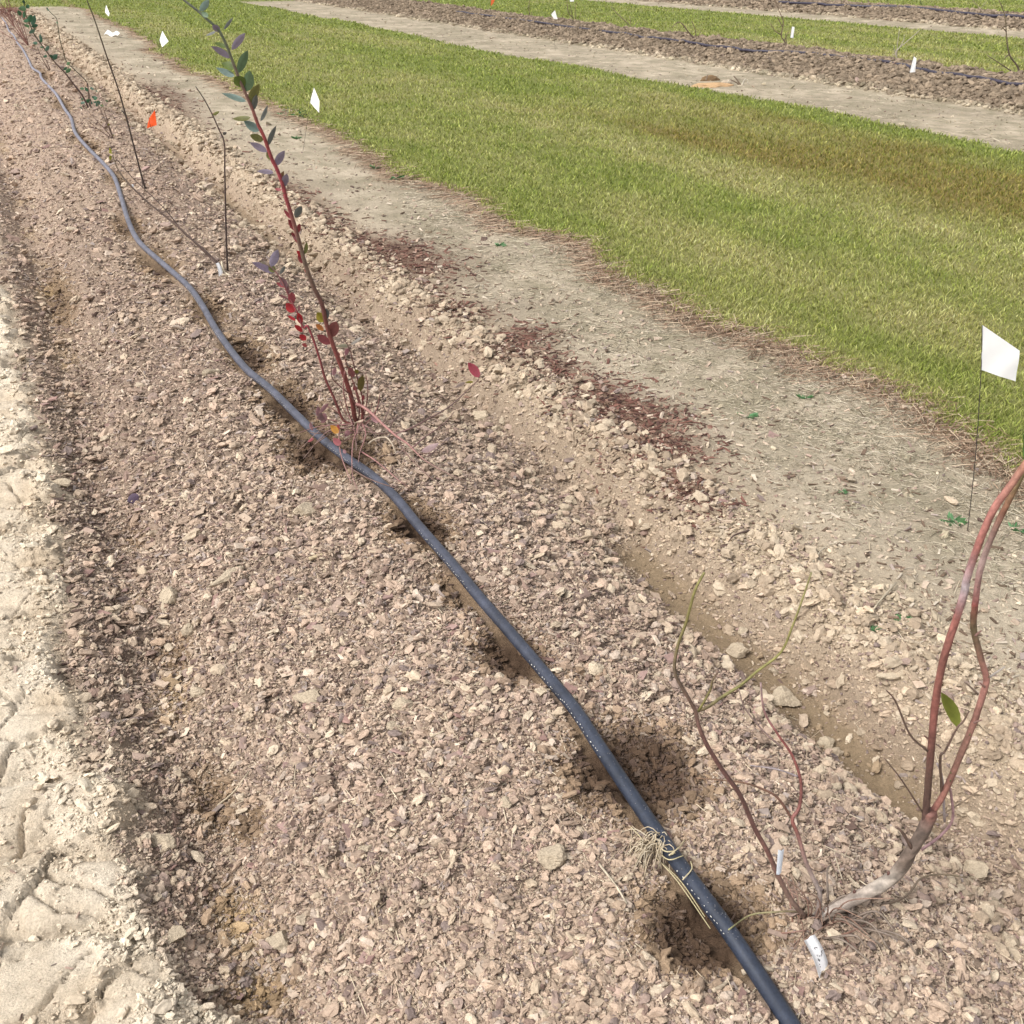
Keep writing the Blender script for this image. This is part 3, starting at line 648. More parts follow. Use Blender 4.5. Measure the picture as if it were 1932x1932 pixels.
def flat_twig(par, uvs, r0, r1, cols, h=(.01, .02), name='twig', n=5, sides=6, seed=0):
    pts = [on_ground(u, v, float(np.interp(i / (len(uvs) - 1), np.linspace(0, 1, len(h)), h))) for i, (u, v) in enumerate(uvs)]
    for i, p in enumerate(pts):
        if abs(p[0] - hose_x(p[1])) < .04 and p[2] < .18: pts[i] = on_z(uvs[i][0], uvs[i][1], .181)
    mb = MB(); mb.tube(pts, r0, r1, cols, sides=sides, n=n, bump=.1, seed=seed); return mb.build(name, M_bark, par)
def leaf_px(mb, root, b, tip, w, col, lean=0., off=0., dz=0., twist=None, rs=random):
    B = on_plane(b[0], b[1], root, lean, off); T_ = on_plane(tip[0], tip[1], root, lean, off + dz)
    mb.leaf(B, T_, w * np.linalg.norm(T_ - B), col, twist=twist, rnd=rs)

# --- foreground bush
rt = on_ground(1535, 1742, .0); rs = random.Random(5)
pl = empty('shrub', rt, 'bare red caned bush with thick peeling trunk bent over beside the pipe', 'shrub', 'young bushes planted on the near bed')
LN = .10
stem(pl, rt, [(1524, 1750), (1545, 1733), (1593, 1706), (1645, 1680), (1690, 1650), (1717, 1608), (1748, 1556), (1757, 1530)], .0115, .0095, [(.20, .16, .14), (.44, .38, .33), (.30, .24, .20), (.44, .38, .32), (.20, .15, .12), (.16, .12, .10), (.22, .10, .08)], LN, offs=[0, .03, .04], name='trunk', sides=12, bump=.22, kink=5, seed=3)
stem(pl, rt, [(1745, 1556), (1750, 1497), (1759, 1386), (1766, 1319), (1779, 1248), (1801, 1178), (1819, 1120), (1825, 1089), (1850, 1017), (1876, 959), (1906, 917), (1936, 874), (1975, 820), (2010, 740)], .0054, .0042,
     [(.12, .07, .06), (.12, .07, .055), (.32, .12, .10), (.24, .10, .08), (.36, .14, .12), (.48, .42, .45), (.40, .16, .14), (.46, .20, .17), (.44, .22, .17), (.42, .2, .13), (.28, .2, .1)], LN, offs=[.04, .04, .02], name='cane', sides=10, kink=16, seed=4)
stem(pl, rt, [(1752, 1552), (1757, 1535), (1779, 1501), (1810, 1430), (1837, 1364), (1854, 1311), (1861, 1280), (1850, 1240), (1837, 1186), (1839, 1146), (1841, 1131), (1850, 1072), (1873, 1008), (1899, 953), (1922, 908), (1950, 850), (1965, 780)], .0050, .0035,
     [(.32, .14, .12), (.34, .15, .12), (.24, .13, .10), (.36, .17, .14), (.38, .18, .15), (.18, .14, .08), (.34, .10, .09), (.42, .3, .28), (.26, .12, .08), (.20, .17, .08), (.24, .22, .1)], LN, offs=[.04, .07, .07], name='cane', sides=10, kink=14, seed=6)
for k, (uv, r0, c, o_) in enumerate([([(1861, 1282), (1878, 1270), (1896, 1258)], .0022, GRY, .07), ([(1845, 1310), (1832, 1297), (1820, 1287)], .0018, (.25, .18, .14), .07),
        ([(1777, 1500), (1774, 1430), (1783, 1417), (1806, 1373), (1817, 1362), (1828, 1342)], .0022, BRN, .05), ([(1739, 1603), (1774, 1577), (1797, 1546), (1794, 1497), (1786, 1470)], .0028, (.42, .26, .27), .06),
        ([(1750, 1417), (1717, 1386), (1690, 1324), (1672, 1302)], .0018, BRN, .03), ([(1761, 1545), (1805, 1520), (1850, 1490)], .0018, (.30, .22, .15), .07), ([(1745, 1540), (1700, 1470), (1668, 1430)], .0015, BRN, .04),
        ([(1782, 1550), (1778, 1470), (1768, 1440)], .0022, (.50, .42, .42), .06), ([(1720, 1600), (1702, 1570), (1690, 1560)], .003, BRN, .03)]):
    stem(pl, rt, uv, r0, r0 * .55, [c], LN, off=o_, name='twig', sides=6, seed=20 + k)
flat_twig(pl, [(1560, 1742), (1650, 1712), (1708, 1692), (1739, 1656), (1783, 1650), (1822, 1656)], .0026, .0012, [BRN, (.28, .22, .14)], h=(.01, .04, .03))
flat_twig(pl, [(1535, 1728), (1500, 1720), (1460, 1721), (1415, 1727), (1375, 1754)], .002, .0012, [BRN, (.36, .34, .16)], h=(.01, .04, .03))
stem(pl, rt, [(1538, 1738), (1544, 1714), (1546, 1683), (1522, 1630), (1506, 1577), (1495, 1546), (1508, 1523), (1511, 1475), (1495, 1426), (1468, 1386), (1442, 1342), (1435, 1288)], .0042, .0014, [BRN, (.40, .33, .30), (.30, .12, .10), (.20, .08, .07), (.28, .09, .08), (.36, .25, .24)], .05, offs=[0, .04, .1], name='cane', kink=4, seed=8)
stem(pl, rt, [(1495, 1546), (1468, 1506), (1437, 1488), (1393, 1475), (1313, 1468)], .0022, .001, [(.25, .13, .1), (.22, .13, .08)], .05, off=.045, name='twig', seed=9)
stem(pl, rt, [(1508, 1466), (1468, 1452), (1415, 1444)], .0016, .0009, [(.38, .32, .33)], .05, off=.06, name='twig', seed=10)
stem(pl, rt, [(1477, 1412), (1442, 1381), (1406, 1337), (1393, 1297)], .0014, .0008, [(.34, .24, .22)], .05, off=.08, name='twig', seed=11)
stem(pl, rt, [(1524, 1742), (1512, 1722), (1491, 1696), (1468, 1652), (1451, 1612), (1424, 1563), (1397, 1501), (1366, 1457), (1335, 1408), (1318, 1368), (1311, 1339), (1287, 1297), (1273, 1266), (1278, 1222), (1295, 1173), (1311, 1115), (1329, 1080)], .0046, .0016,
     [BRN, (.30, .20, .16), (.24, .12, .1), (.17, .09, .08), (.18, .09, .08), (.15, .09, .07), (.14, .10, .07), (.22, .19, .07), (.25, .23, .08)], .12, offs=[0, 0, .05], name='cane', kink=5, seed=12)
stem(pl, rt, [(1313, 1342), (1335, 1334), (1362, 1315), (1397, 1293), (1429, 1266), (1473, 1231), (1495, 1182), (1513, 1133), (1531, 1080)], .0026, .0012, [(.16, .11, .07), OLV, (.26, .24, .08), (.3, .27, .12)], .12, offs=[.04, .08], name='cane', kink=4, seed=13)
stem(pl, rt, [(1318, 1342), (1340, 1302), (1344, 1285), (1355, 1266)], .0019, .0012, [OLV, BRN], .12, off=.035, name='twig', seed=14)
for k, uv in enumerate([[(1500, 1780), (1490, 1700), (1478, 1660)], [(1530, 1790), (1510, 1740), (1495, 1690), (1480, 1655)], [(1545, 1770), (1600, 1760), (1650, 1735)], [(1560, 1745), (1600, 1775), (1590, 1800)], [(1450, 1745), (1475, 1760), (1520, 1755)]]):
    flat_twig(pl, uv, .0016, .001, [(.30, .16, .11), (.26, .15, .12)], h=(.005, .03), seed=k)
for k in range(14):
    a = rs.uniform(-.4, 1.2); d0 = rs.uniform(.0, .03); L_ = rs.uniform(.04, .10); th = rs.uniform(-1.2, .9)
    p0 = rt + np.array([rs.uniform(-.02, .06), rs.uniform(-.05, .02), 0]); p2 = p0 + np.array([math.cos(th) * L_, math.sin(th) * L_, rs.uniform(-.01, .012)])
    p0[2] = gz(p0[0], p0[1]) + .004; p2[2] = gz(p2[0], p2[1]) + .004; pm = (p0 + p2) / 2 + np.array([rs.uniform(-.01, .01), rs.uniform(-.01, .01), .016])
    p0[2] += .008; p2[2] += .01; pm[2] += .012
    m_ = MB(); m_.tube([p0, pm, p2], .0022, .0012, [(.20, .15, .12), (.30, .24, .19)], sides=6); m_.build('root', M_bark, pl)
for k in range(18):
    u0 = rs.uniform(1505, 1580); p0 = on_ground(u0, 1742 + rs.uniform(-8, 6), .004); L_ = rs.uniform(.05, .15); th = rs.uniform(0, 6.28); up = rs.uniform(.1, .9)
    p1 = p0 + np.array([math.cos(th) * L_ * .4 * (1 - up), math.sin(th) * L_ * .4 * (1 - up), L_ * .5 * up + .012]); p2 = p0 + np.array([math.cos(th) * L_ * (1 - .6 * up), math.sin(th) * L_ * (1 - .6 * up), L_ * .9 * up + .01])
    m_ = MB(); m_.tube([p0, p1, p2], .0014, .0007, [(.24, .13, .10), (.34, .22, .16)], sides=5); m_.build('twig', M_bark, pl)
for k, (uu, vv, du, dv) in enumerate([(1757, 1400, -14, -12), (1763, 1340, 14, -14), (1781, 1244, 13, -10), (1806, 1160, -12, -10), (1826, 1088, -10, -12), (1837, 1364, 16, -6), (1858, 1296, -10, -8), (1840, 1200, 12, -10), (1700, 1640, -14, -16), (1650, 1676, 6, -22), (1730, 1585, 22, -6), (1600, 1700, -8, -20)]):
    stem(pl, rt, [(uu, vv), (uu + du * .5, vv + dv * .6), (uu + du, vv + dv)], .0017, .0010, [(.22, .12, .1)], LN, off=.04, name='twig', sides=5, seed=200 + k)
mb = MB(); leaf_px(mb, rt, (1806, 1372), (1776, 1306), .29, (.24, .27, .05), LN, .05, .01, twist=.5, rs=rs)
leaf_px(mb, rt, (1931, 880), (1929, 815), .22, (.09, .16, .03), LN, .05, .02, twist=1.0, rs=rs); leaf_px(mb, rt, (1938, 870), (1962, 810), .4, (.10, .18, .04), LN, .05, .03, rs=rs)
mb.build('foliage', M_leaf, pl)

# --- middle bush with red and green leaves
rt = on_ground(676, 800, 0); rs = random.Random(9)
pl = empty('shrub', rt, 'tall slender bush with red lower leaves and green upper leaves beside the pipe', 'shrub', 'young bushes planted on the near bed')
L1 = .30
stem(pl, rt, [(676, 800), (669, 786), (664, 755), (652, 715), (640, 681), (628, 650), (616, 612), (607, 572), (591, 540), (575, 495), (562, 448), (549, 403), (540, 375), (532, 344), (522, 318), (512, 298), (498, 258), (486, 233), (476, 205), (460, 169), (446, 135), (434, 103), (422, 74), (410, 54), (390, 36), (375, 22), (357, 8), (340, -6), (325, -25)], .0078, .0022,
     [(.14, .06, .05), (.28, .08, .07), (.30, .09, .08), (.16, .07, .06), (.22, .16, .12), (.32, .07, .08), (.38, .07, .09), (.36, .08, .08), (.26, .14, .12), (.16, .17, .12), (.15, .18, .12), (.16, .17, .14), (.16, .17, .10)], L1, name='cane', sides=10, kink=22, seed=31)
stem(pl, rt, [(672, 812), (660, 800), (646, 790), (632, 755), (614, 715), (604, 680), (592, 643), (580, 615), (568, 600), (562, 603), (556, 588), (546, 562), (533, 533), (521, 514), (511, 505), (496, 497)][0:8] + [(572, 618), (560, 588), (546, 560), (533, 533), (521, 514), (508, 502), (492, 495)], .0048, .0016,
     [(.16, .06, .05), (.26, .09, .08), (.28, .08, .08), (.36, .07, .09), (.40, .10, .12), (.30, .14, .14), (.2, .18, .12)], .25, off=-.02, name='cane', kink=8, seed=32)
stem(pl, rt, [(680, 800), (683, 779), (676, 748), (664, 715), (655, 690), (647, 665)], .0032, .0013, [DRED, (.28, .12, .1)], .2, off=-.02, name='cane', seed=33)
stem(pl, rt, [(686, 800), (685, 770), (683, 748), (676, 720), (668, 690), (661, 662), (654, 648), (645, 634)], .0032, .0012, [DRED, (.2, .08, .07), (.24, .14, .12)], .2, off=.02, name='cane', seed=34)
stem(pl, rt, [(676, 770), (660, 745), (641, 728), (628, 715), (625, 698), (630, 672)], .0026, .0011, [(.2, .08, .07), (.16, .08, .07)], .15, off=-.03, name='twig', seed=35)
flat_twig(pl, [(672, 762), (686, 768), (700, 779), (723, 801), (747, 822), (771, 839), (795, 863), (819, 879), (867, 903), (922, 913)], .0056, .0013, [(.34, .16, .14), (.40, .20, .18), (.38, .19, .17), (.30, .18, .15), (.26, .19, .15)], h=(.11, .10, .09, .06, .035, .02), name='cane', seed=36)
flat_twig(pl, [(747, 818), (775, 808), (807, 791), (848, 767), (879, 739), (902, 717), (903, 708)], .0028, .0013, [(.2, .11, .1)], h=(.09, .12, .15, .18), seed=37)
flat_twig(pl, [(778, 845), (800, 826), (819, 813), (840, 797), (857, 777)], .0024, .0012, [(.2, .11, .1)], h=(.075, .10, .13), seed=38)
flat_twig(pl, [(790, 856), (812, 855), (840, 852)], .002, .001, [(.25, .15, .12)], h=(.06, .05), seed=39)
flat_twig(pl, [(805, 862), (822, 850), (833, 839), (843, 829)], .002, .001, [(.18, .11, .1)], h=(.05, .08), seed=40)
for k, uv in enumerate([[(668, 798), (650, 801), (614, 803), (590, 808), (566, 816)], [(645, 796), (640, 805), (642, 853), (659, 901), (662, 912)], [(676, 798), (673, 815), (666, 834), (664, 872), (666, 901), (675, 925)], [(684, 800), (690, 820), (680, 850), (676, 872)],
        [(683, 853), (712, 872), (752, 906), (770, 918)], [(748, 828), (770, 860), (800, 890), (835, 920)], [(666, 803), (630, 812), (600, 818), (585, 815)], [(680, 812), (720, 818), (745, 815)], [(640, 806), (608, 828), (580, 850)], [(705, 780), (716, 765), (722, 752)], [(722, 800), (733, 775), (740, 757)], [(735, 808), (745, 790), (768, 776)], [(655, 880), (700, 905), (760, 925)]]):
    flat_twig(pl, uv, .0024, .0011, [(.36, .17, .16), (.30, .17, .15)] if k < 5 else [(.20, .12, .1)], h=(.05, .06, .04), seed=k + 60, name='twig')
for k, (uv, r0, lean_) in enumerate([([(668, 806), (655, 770), (648, 735), (650, 700)], .0026, .2), ([(680, 806), (690, 770), (694, 735), (690, 705)], .0024, .15), ([(665, 808), (650, 790), (628, 772), (610, 765)], .0024, .1),
        ([(676, 806), (700, 790), (712, 768), (716, 745)], .0022, .1), ([(672, 808), (655, 800), (622, 792), (596, 790)], .0024, 0), ([(684, 808), (696, 790), (702, 760)], .002, .1), ([(668, 800), (650, 776), (640, 752)], .002, .1), ([(676, 800), (678, 770), (672, 742), (668, 722)], .0028, .1)]):
    stem(pl, rt, uv, r0, r0 * .5, [(.24, .10, .09), (.34, .15, .14)], lean_, off=(k % 3 - 1) * .03, name='twig', sides=6, seed=140 + k)
for k in range(16):
    a = rs.uniform(0, 6.28); L_ = rs.uniform(.06, .2); u0 = 676 + rs.uniform(-14, 14); p0 = on_ground(u0, 806 + rs.uniform(-8, 12), .035)
    p2 = p0 + np.array([math.cos(a) * L_, math.sin(a) * L_, 0]); p2[2] = gz(p2[0], p2[1]) + rs.uniform(.008, .04); pm = (p0 + p2) / 2 + np.array([0, 0, rs.uniform(.01, .04)])
    if abs(p2[0] - hose_x(p2[1])) < .04: p2[2] = max(p2[2], .18)
    if abs(pm[0] - hose_x(pm[1])) < .04: pm[2] = max(pm[2], .185)
    m_ = MB(); m_.tube([p0, pm, p2], .0018, .0009, [(.34, .17, .16), (.28, .19, .16)], sides=5); m_.build('twig', M_bark, pl)
mb = MB()
G1, G2, OV, PU, BG = (.14, .20, .045), (.14, .22, .12), (.21, .21, .07), (.30, .25, .33), (.20, .28, .25)
GR, RD, BR, DR = (.17, .18, .17), (.34, .07, .08), (.52, .04, .05), (.30, .13, .14)
for b, t, w_, c in [((350, 105), (440, 0), .35, BG), ((370, 110), (432, 162), .6, G2), ((545, 300), (470, 240), .55, PU), ((580, 280), (668, 165), .2, GR), ((500, 300), (408, 338), .2, (.32, .33, .33)), ((605, 445), (488, 405), .35, G1), ((642, 552), (458, 438), .32, PU),
        ((655, 472), (785, 312), .28, PU), ((683, 637), (555, 600), .55, G1), ((722, 690), (808, 475), .34, G2), ((680, 722), (505, 640), .32, BG), ((775, 825), (680, 730), .8, G1), ((790, 865), (828, 668), .45, G2), ((790, 960), (558, 885), .22, BG), ((828, 985), (918, 795), .32, OV), ((860, 1045), (890, 895), .3, GR),
        ((928, 1150), (995, 998), .22, GR), ((832, 1115), (658, 1128), .28, OV), ((920, 1240), (768, 1145), .5, BG), ((955, 1330), (828, 1285), .5, OV), ((1000, 1385), (1078, 1190), .22, GR), ((990, 1440), (825, 1352), .36, PU), ((1040, 1515), (985, 1440), .7, OV), ((1072, 1572), (1158, 1428), .42, PU),
        ((1052, 1637), (890, 1625), .28, PU), ((1112, 1705), (1150, 1622), .4, (.26, .14, .06)), ((1155, 1775), (1178, 1648), .4, PU), ((330, 90), (190, 0), .12, BG), ((1130, 1800), (1060, 1790), .4, RD)]:
    z = lambda p: (307 + p[0] * .1988, p[1] * .1988)
    leaf_px(mb, rt, z(b), z(t), w_, c, L1, 0, rs.uniform(-.015, .015), twist=rs.uniform(-.35, .35), rs=rs)
z3 = lambda p: (384 + p[0] * .3181, 384 + p[1] * .3181)
for b, t, w_, c in [((530, 95), (475, 35), .3, RD), ((545, 85), (582, 15), .4, GR), ((552, 165), (502, 92), .4, RD), ((562, 175), (570, 118), .4, RD), ((575, 245), (520, 170), .35, RD), ((600, 300), (612, 228), .3, OV), ((590, 325), (553, 278), .4, BR), ((605, 355), (585, 305), .4, BR), ((585, 355), (560, 300), .4, RD),
        ((628, 415), (598, 385), .5, BR), ((560, 215), (525, 175), .5, DR), ((545, 130), (500, 100), .5, RD), ((720, 700), (672, 645), .75, (.36, .30, .04)), ((712, 752), (664, 715), .5, (.45, .16, .04)), ((750, 795), (788, 698), .5, (.28, .10, .09)), ((750, 835), (672, 778), .45, (.36, .10, .11)), ((725, 690), (728, 620), .4, GR)]:
    leaf_px(mb, rt, z3(b), z3(t), w_, c, L1, 0, rs.uniform(-.01, .01), twist=rs.uniform(-.4, .4), rs=rs)
for b, t, w_, c in [((420, 412), (285, 348), .3, (.30, .24, .34)), ((398, 375), (442, 272), .4, (.26, .22, .30)), ((425, 405), (388, 360), .8, OV), ((492, 505), (455, 435), .5, (.32, .18, .2)), ((480, 495), (430, 468), .4, RD), ((530, 595), (522, 525), .5, (.42, .10, .12)), ((540, 642), (488, 590), .7, BR), ((582, 715), (562, 648), .4, BR), ((545, 692), (498, 665), .35, BR),
        ((587, 762), (540, 720), .4, BR), ((607, 812), (570, 778), .7, BR), ((612, 852), (585, 830), .5, (.5, .12, .12)), ((560, 640), (570, 600), .3, DR), ((505, 540), (495, 480), .3, DR), ((455, 420), (485, 370), .25, GR), ((500, 565), (440, 540), .25, DR)]:
    leaf_px(mb, rt, z3(b), z3(t), w_, c, .25, -.02, rs.uniform(-.01, .01), twist=rs.uniform(-.4, .4), rs=rs)
zb = lambda p: (461 + p[0] * .2386, 614.6 + p[1] * .2386)
PK = (.38, .20, .21)
for b, t, w_, c in [((918, 520), (935, 388), .35, (.20, .16, .05)), ((870, 405), (828, 330), .5, (.34, .12, .12)), ((840, 150), (935, 82), .22, (.34, .30, .26)), ((820, 180), (798, 240), .5, (.40, .18, .2)), ((790, 365), (740, 375), .4, PK), ((700, 395), (722, 328), .4, PK), ((890, 510), (862, 478), .6, (.4, .09, .1)), ((940, 590), (942, 545), .5, RD), ((745, 245), (738, 205), .6, (.4, .1, .1)),
        ((640, 735), (582, 700), .7, (.33, .20, .2)), ((600, 690), (668, 612), .35, PK), ((610, 770), (640, 690), .5, PK), ((742, 850), (680, 785), .6, (.58, .27, .04)), ((745, 840), (740, 780), .5, (.48, .1, .09)), ((762, 940), (702, 885), .7, (.42, .13, .14)), ((800, 1010), (785, 975), .7, PK), ((1060, 765), (1000, 720), .45, PK), ((1855, 408), (1768, 290), .5, (.42, .08, .11)),
        ((1810, 445), (1745, 450), .3, (.30, .26, .06)), ((1745, 450), (1662, 490), .3, (.40, .31, .27)), ((1400, 995), (1542, 928), .35, (.36, .24, .24)), ((830, 160), (720, 165), .25, (.3, .28, .2)), ((800, 290), (830, 320), .4, (.35, .3, .26)), ((540, 830), (520, 760), .4, PK), ((545, 890), (500, 920), .3, (.45, .12, .14)), ((890, 380), (885, 345), .6, (.28, .24, .05)), ((830, 830), (790, 880), .5, PK), ((590, 640), (575, 720), .4, PK)]:
    if b[0] > 1000 or b[1] > 800:            # leaves on the low lying canes
        hh = .18 if b[0] > 1600 else .08; B_ = on_ground(*zb(b), hh); T_ = on_plane(*zb(t), B_, 0, .008); mb.leaf(B_, T_, w_ * np.linalg.norm(T_ - B_), c, twist=rs.uniform(-.4, .4), rnd=rs)
    else: leaf_px(mb, rt, zb(b), zb(t), w_, c, .05, -.02, rs.uniform(-.02, .02), twist=rs.uniform(-.4, .4), rs=rs)
mb.build('foliage', M_leaf, pl)
m_ = MB(); m_.tube([on_ground(u, v, h) for u, v, h in [(690, 843, .0), (705, 830, .03), (727, 825, .045), (740, 838, .03), (748, 858, .0)]], .0035, .002, [(.55, .47, .38)], sides=7)
tag(m_.build('dead_stalk', M_straw), 'pale arched dead stalk at the foot of the red leaved bush', 'stalk')

# --- third plant: straight dark whip with a lying cane
rt = on_ground(430, 514, 0)
pl = empty('shrub', rt, 'leafless bush with one upright dark whip and one cane leaning left over the soil', 'shrub', 'young bushes planted on the near bed')
stem(pl, rt, [(430, 516), (428, 480), (426, 417), (425, 370), (424, 320), (423, 270), (412, 242), (401, 217), (385, 187), (369, 163)], .0050, .0022, [(.05, .035, .03), (.08, .05, .045), (.10, .06, .05), (.10, .08, .06)], .05, name='whip', kink=6, seed=51, sides=8)
stem(pl, rt, [(419, 506), (405, 494), (390, 479), (334, 426), (278, 381), (237, 340), (222, 318), (212, 292)], .0064, .0026, [(.12, .075, .06), (.15, .10, .08), (.13, .09, .07), (.15, .11, .07)], -.02, offs=[0, .1], name='cane', kink=5, seed=52)
stem(pl, rt, [(414, 498), (380, 466), (347, 440), (320, 405), (295, 378), (250, 335), (217, 297)], .0038, .0019, [(.10, .065, .055), (.13, .09, .07)], -.02, offs=[0, .12], name='cane', seed=53)
stem(pl, rt, [(424, 490), (423, 478), (424, 467)], .002, .001, [BRN], 0, off=-.03, name='twig', seed=54)
for k, uv in enumerate([[(400, 486), (370, 478), (334, 470), (300, 470), (280, 462)], [(398, 495), (375, 495), (340, 490)], [(365, 455), (350, 430), (345, 415)], [(300, 398), (310, 385), (296, 372)]]):
    flat_twig(pl, uv, .0026, .0012, [(.17, .11, .09)], h=(.02, .05, .02), seed=k + 90)
mb = MB()
for b, t, w_, c in [((401, 217), (414, 210), .35, (.2, .2, .05)), ((420, 253), (428, 250), .6, (.06, .05, .04)), ((209, 290), (207, 278), .4, (.42, .40, .06)), ((209, 293), (208, 303), .5, (.38, .36, .06)), ((212, 290), (204, 286), .4, (.40, .36, .08))]:
    leaf_px(mb, rt, b, t, w_, c, .02, .12 if b[0] < 300 else 0, 0, twist=.2, rs=rs)
mb.build('foliage', M_leaf, pl)
m_ = MB(); m_.tube([on_ground(u, v, h) for u, v, h in [(418, 494, .05), (420, 505, .03), (424, 514, .01), (432, 519, .008), (440, 521, .004)]], .0045, .005, [(.62, .55, .43)], sides=8)
tag(m_.build('pale_root', M_straw), 'curved pale peeled root at the foot of the dark whip', 'root')

# --- fourth: tall thin whip
rt = on_ground(276, 361, 0)
pl = empty('shrub', rt, 'single very tall thin dark whip rising out of the top of the photo', 'shrub', 'young bushes planted on the near bed')
stem(pl, rt, [(276, 362), (270, 342), (264, 320), (251, 270), (237, 217), (222, 165), (206, 120), (192, 78), (178, 36), (164, 0), (152, -35)], .0062, .0030, [(.05, .035, .03), (.07, .05, .04), (.10, .07, .05), (.09, .09, .04)], .10, name='whip', kink=8, seed=61)
stem(pl, rt, [(271, 360), (268, 345), (266, 325), (262, 318)], .004, .0018, [(.3, .24, .2), (.12, .08, .07)], .05, name='cane', seed=62)
stem(pl, rt, [(272, 356), (272, 335), (272, 322)], .0024, .0012, [BRN], 0, off=.03, name='twig', seed=63)
stem(pl, rt, [(236, 216), (232, 211), (229, 209)], .005, .003, [(.06, .05, .04)], .10, name='twig', seed=64)

# --- fifth: green leaved bush
rt = on_ground(170, 207, 0); rs = random.Random(15)
pl = empty('shrub', rt, 'leaning green leaved bush beyond the tall whip near the top left', 'shrub', 'young bushes planted on the near bed')
stem(pl, rt, [(169, 207), (155, 180), (139, 159), (122, 137), (103, 117), (84, 92), (64, 64), (56, 45), (49, 28), (45, 5), (44, -20)], .0085, .004, [(.09, .05, .045), (.12, .07, .05), (.12, .10, .06), (.10, .14, .06)], .12, name='cane', seed=71)
stem(pl, rt, [(171, 207), (168, 190), (166, 165), (160, 150), (127, 118), (120, 98), (114, 78), (110, 55), (107, 36), (98, 26), (89, 17)], .0055, .0028, [(.1, .07, .05), (.1, .1, .05)], .12, off=.1, name='cane', seed=72)
stem(pl, rt, [(158, 206), (155, 190), (150, 178)], .0045, .003, [(.14, .08, .07)], 0, name='cane', seed=73)
stem(pl, rt, [(172, 205), (170, 185), (164, 155)], .004, .0025, [(.14, .08, .07)], .1, off=.05, name='cane', seed=74)
mb = MB()
GG = [(.06, .16, .08), (.07, .19, .10), (.05, .12, .07), (.10, .20, .09), (.12, .22, .16)]
zq = lambda x, y: (x * .165 * 1, y * .165)     # small crop -> frame
LV = [(300, 240, 275, 150), (355, 270, 360, 160), (440, 330, 470, 215), (470, 370, 520, 220), (420, 300, 350, 320), (440, 400, 350, 370), (470, 400, 570, 370), (500, 430, 540, 440), (600, 640, 620, 540), (610, 600, 600, 500), (640, 710, 590, 700), (680, 760, 730, 680), (700, 830, 640, 850), (770, 880, 860, 810), (770, 870, 760, 810), (560, 640, 480, 640),
      (1000, 1000, 940, 1050), (990, 960, 1040, 930), (980, 1080, 1060, 1020), (380, 110, 440, 80), (390, 130, 270, 130), (370, 60, 340, 0), (860, 350, 840, 320), (720, 150, 690, 110), (730, 160, 700, 130), (520, 450, 430, 500)]
for x0, y0, x1, y1 in LV:
    s_ = .1266; leaf_px(mb, rt, (x0 * s_, y0 * s_), (x1 * s_, y1 * s_), rs.uniform(.4, .6), rs.choice(GG), .12, rs.uniform(-.05, .05), rs.uniform(-.03, .03), twist=rs.uniform(-.4, .4), rs=rs)
for k in range(30):
    u, v = rs.choice([(160, 172), (168, 182), (172, 165), (185, 185), (195, 180), (158, 195), (205, 235), (163, 205), (178, 190)]); u += rs.uniform(-9, 9) - 5; v += rs.uniform(-14, 14)
    leaf_px(mb, rt, (u, v), (u + rs.uniform(-9, 9), v + rs.uniform(-10, 4)), .5, rs.choice(GG), .1, rs.uniform(-.05, .15), 0, twist=rs.uniform(-.4, .4), rs=rs)
mb.build('foliage', M_leaf, pl)
# --- twiggy small bushes farther up the row
def twig_bush(rootuv, tops, r0, cols, label, leafc=None, nl=0, lean=.03, seed=0, grp='young bushes planted on the near bed'):
    rt = on_ground(rootuv[0], rootuv[1], 0); rs = random.Random(seed)
    pl = empty('shrub', rt, label, 'shrub', grp); mb = MB()
    for k, t in enumerate(tops):
        mid = ((rootuv[0] + t[0]) / 2 + rs.uniform(-3, 3), (rootuv[1] + t[1]) / 2 + rs.uniform(-2, 2))
        stem(pl, rt, [rootuv, mid, t] if len(t) == 2 else [rootuv, t[:2], t[2:]], r0, r0 * .45, cols, lean, off=rs.uniform(-.05, .05), name='cane', sides=6, seed=seed + k)
        for j in range(nl):
            q_ = rs.random(); u = rootuv[0] + (t[0] - rootuv[0]) * q_; v = rootuv[1] + (t[1] - rootuv[1]) * q_
            leaf_px(mb, rt, (u, v), (u + rs.uniform(-5, 5), v + rs.uniform(-6, 3)), .5, leafc, lean, 0, 0, twist=0, rs=rs)
    if nl: mb.build('foliage', M_leaf, pl)
    return pl
twig_bush((215, 264), [(184, 195), (192, 193), (200, 225), (171, 215), (160, 222), (205, 240)], .0045, [(.13, .08, .06), (.20, .13, .09)], 'brown twiggy bush of thin slanting canes in front of the green leaved bush', (.30, .28, .05), 1, seed=81)
twig_bush((95, 136), [(70, 88), (78, 100), (88, 115), (74, 112)], .0055, [(.12, .07, .05)], 'small dark twiggy bush to the left of the green leaved bush', seed=85)
twig_bush((54, 88), [(0, 12), (14, 22), (28, 10), (6, 40), (36, 28), (-6, 55), (24, 45), (12, -8)], .0075, [(.22, .10, .08), (.30, .14, .11)], 'reddish brown bush of many thin canes in the top left corner', (.42, .30, .22), 1, seed=88)
twig_bush((28, 52), [(-10, -10), (6, -12), (-14, 10), (16, 0)], .010, [(.22, .10, .08)], 'farthest red brown bush at the very corner of the photo', seed=95)

